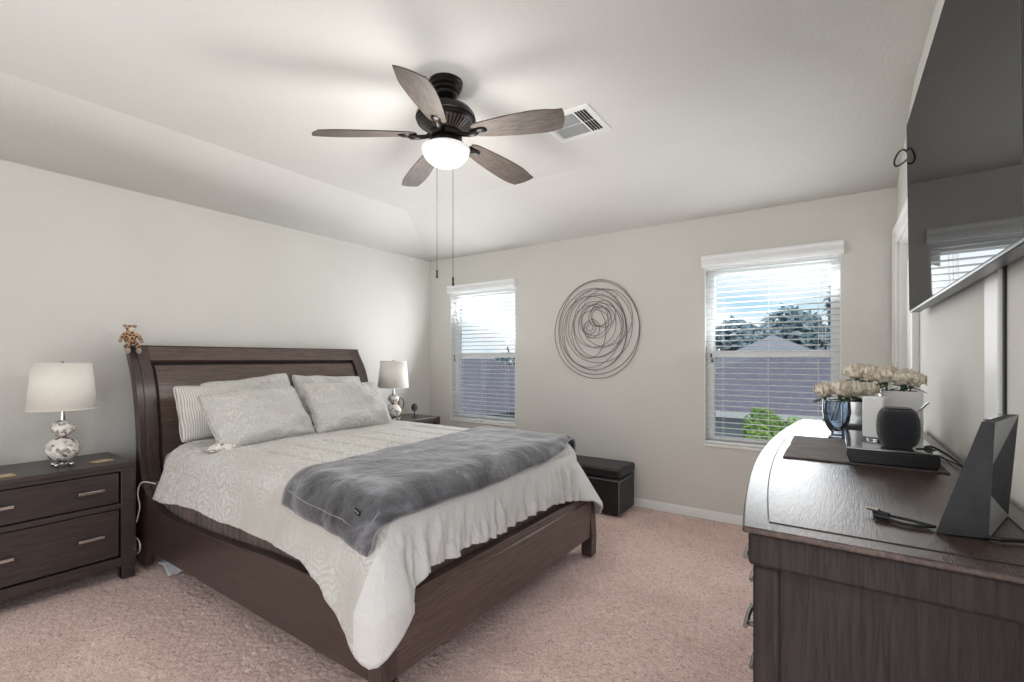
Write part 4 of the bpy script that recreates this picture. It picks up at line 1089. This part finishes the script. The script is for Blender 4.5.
MB().tube([(.070, 1.172, DT+.012), (.052, 1.182, DT+.012)], .004, 8).build('metal_tip', 'brushed_nickel', cb)

# ------------------------------------------------------------------ outdoors seen through the blinds
m = MB().box(-60, 60, YW+1, 90, -3.2, -3.0)
struct(m.build('ground', 'lawn'))
def house(label, x0, x1, y0, y1, eave, ridge, axis='X', hip=0.0, wall='house_siding', wins=(), roof='roof_shingle'):
    h = thing('neighbour_house', label, 'house', ((x0+x1)/2, (y0+y1)/2, -3.0))
    cx, cy = (x0+x1)/2, (y0+y1)/2; hx, hy = (x1-x0)/2, (y1-y0)/2; e_ = eave+3; r_ = ridge+3
    MB().box(-hx, hx, -hy, hy, 0, e_).build('walls', wall, h)
    o = .35
    if axis == 'X':
        V = [(-hx-o,-hy-o,e_-.02),(hx+o,-hy-o,e_-.02),(hx+o,hy+o,e_-.02),(-hx-o,hy+o,e_-.02),(-hx-o+hip,0,r_),(hx+o-hip,0,r_)]
        F = [(0,1,5,4),(2,3,4,5),(1,2,5),(3,0,4),(3,2,1,0)]
    else:
        V = [(-hx-o,-hy-o,e_-.02),(hx+o,-hy-o,e_-.02),(hx+o,hy+o,e_-.02),(-hx-o,hy+o,e_-.02),(0,-hy-o+hip,r_),(0,hy+o-hip,r_)]
        F = [(0,1,4),(1,2,5,4),(2,3,5),(3,0,4,5),(3,2,1,0)]
    MB().add(V, F).build('roof', roof, h, angle=5)
    MB().box(-hx-o, hx+o, -hy-o-.03, -hy-o+.06, e_-.16, e_-.02).build('fascia', 'house_trim', h)
    for (wx, wz, ww, wh) in wins:
        w = MB().box(wx-ww/2-.08, wx+ww/2+.08, -hy-.05, -hy+.01, wz-.08, wz+wh+.08).build('window', 'house_trim', h)
        MB().box(wx-ww/2, wx+ww/2, -hy-.07, -hy-.04, wz, wz+wh).build('pane', 'house_glass', w)
    return h
house('grey shingle hip-roofed house seen through the right window', -4.6, 6.5, 12.0, 19.0, .12, 1.55, 'X', 3.6, 'house_siding', ((-4.3, 1.0, 1.6, 1.6), (-1.8, 1.0, .9, 1.4)))
house('pale gabled house behind, its peak above the right window middle rail', -7.3, 2.7, 24.0, 28.0, -.1, 2.35, 'Y', 0, 'house_siding', (), 'roof_pale')
house('grey roofed house seen low through the left window', -20.5, -9.2, 11.5, 19.0, -.45, 1.30, 'X', 2.6, 'house_siding', ((2.5, .9, .9, 1.2),))
def tree(name, label, loc, rx, rz, n, mat, leaf, th=2.0, grp=None, seed=0):
    rnd = random.Random(seed); t_ = thing(name, label, 'tree' if th > .5 else 'bush', loc, 0, grp)
    if th > 0: MB().tube([(0, 0, 0), (.1, 0, th*.6), (0, .1, th+rz*.8)], [.18, .14, .06], 8).build('trunk', 'bark', t_)
    m = MB(); lobes = [(rnd.uniform(-.45, .45)*rx, rnd.uniform(-.3, .3)*rx, rnd.uniform(-.45, .5)*rz, rnd.uniform(.38, .5)) for _ in range(9)]
    for i in range(n):
        L = lobes[i % len(lobes)]
        d_ = Vector((rnd.gauss(0, 1), rnd.gauss(0, 1), rnd.gauss(0, 1))).normalized()*rnd.uniform(.75, 1.05)
        c_ = Vector((L[0]+d_.x*rx*L[3], L[1]+d_.y*rx*L[3], th+rz+L[2]+d_.z*rz*L[3]))
        a = Vector((rnd.gauss(0, 1), rnd.gauss(0, 1), rnd.gauss(0, 1))).normalized(); b_ = a.orthogonal().normalized(); s_ = leaf*rnd.uniform(.6, 1.3)
        m.add([c_-a*s_, c_+b_*s_*.5, c_+a*s_, c_-b_*s_*.5], [(0, 1, 2, 3)])
    m.build('foliage', mat, t_)
tg = 'dark trees behind the neighbouring roofs'
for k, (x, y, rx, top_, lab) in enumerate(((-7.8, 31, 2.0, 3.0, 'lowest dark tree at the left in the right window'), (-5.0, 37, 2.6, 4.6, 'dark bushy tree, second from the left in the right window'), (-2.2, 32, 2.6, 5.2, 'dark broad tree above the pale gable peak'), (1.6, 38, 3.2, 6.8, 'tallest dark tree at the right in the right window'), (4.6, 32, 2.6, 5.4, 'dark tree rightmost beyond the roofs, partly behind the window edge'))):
    rz_ = (top_+3.0)/2.6; tree('dark_tree', lab, (x, y, -3), rx, rz_, 3600, 'leaf_hazy', .27, top_+3-2*rz_, tg, k)
tree('green_bush', 'bright green bush below the neighbour roof in the right window', (-.66, 8.6, -3.0), .72, .95, 4200, 'leaf_bright', .05, 1.80, None, 9)
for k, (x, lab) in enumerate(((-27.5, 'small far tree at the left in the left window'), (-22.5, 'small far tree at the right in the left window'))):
    tree('dark_tree', lab, (x, 38, -3), 2.4, 2.1, 1300, 'leaf_hazy', .2, .8, tg, 30+k)
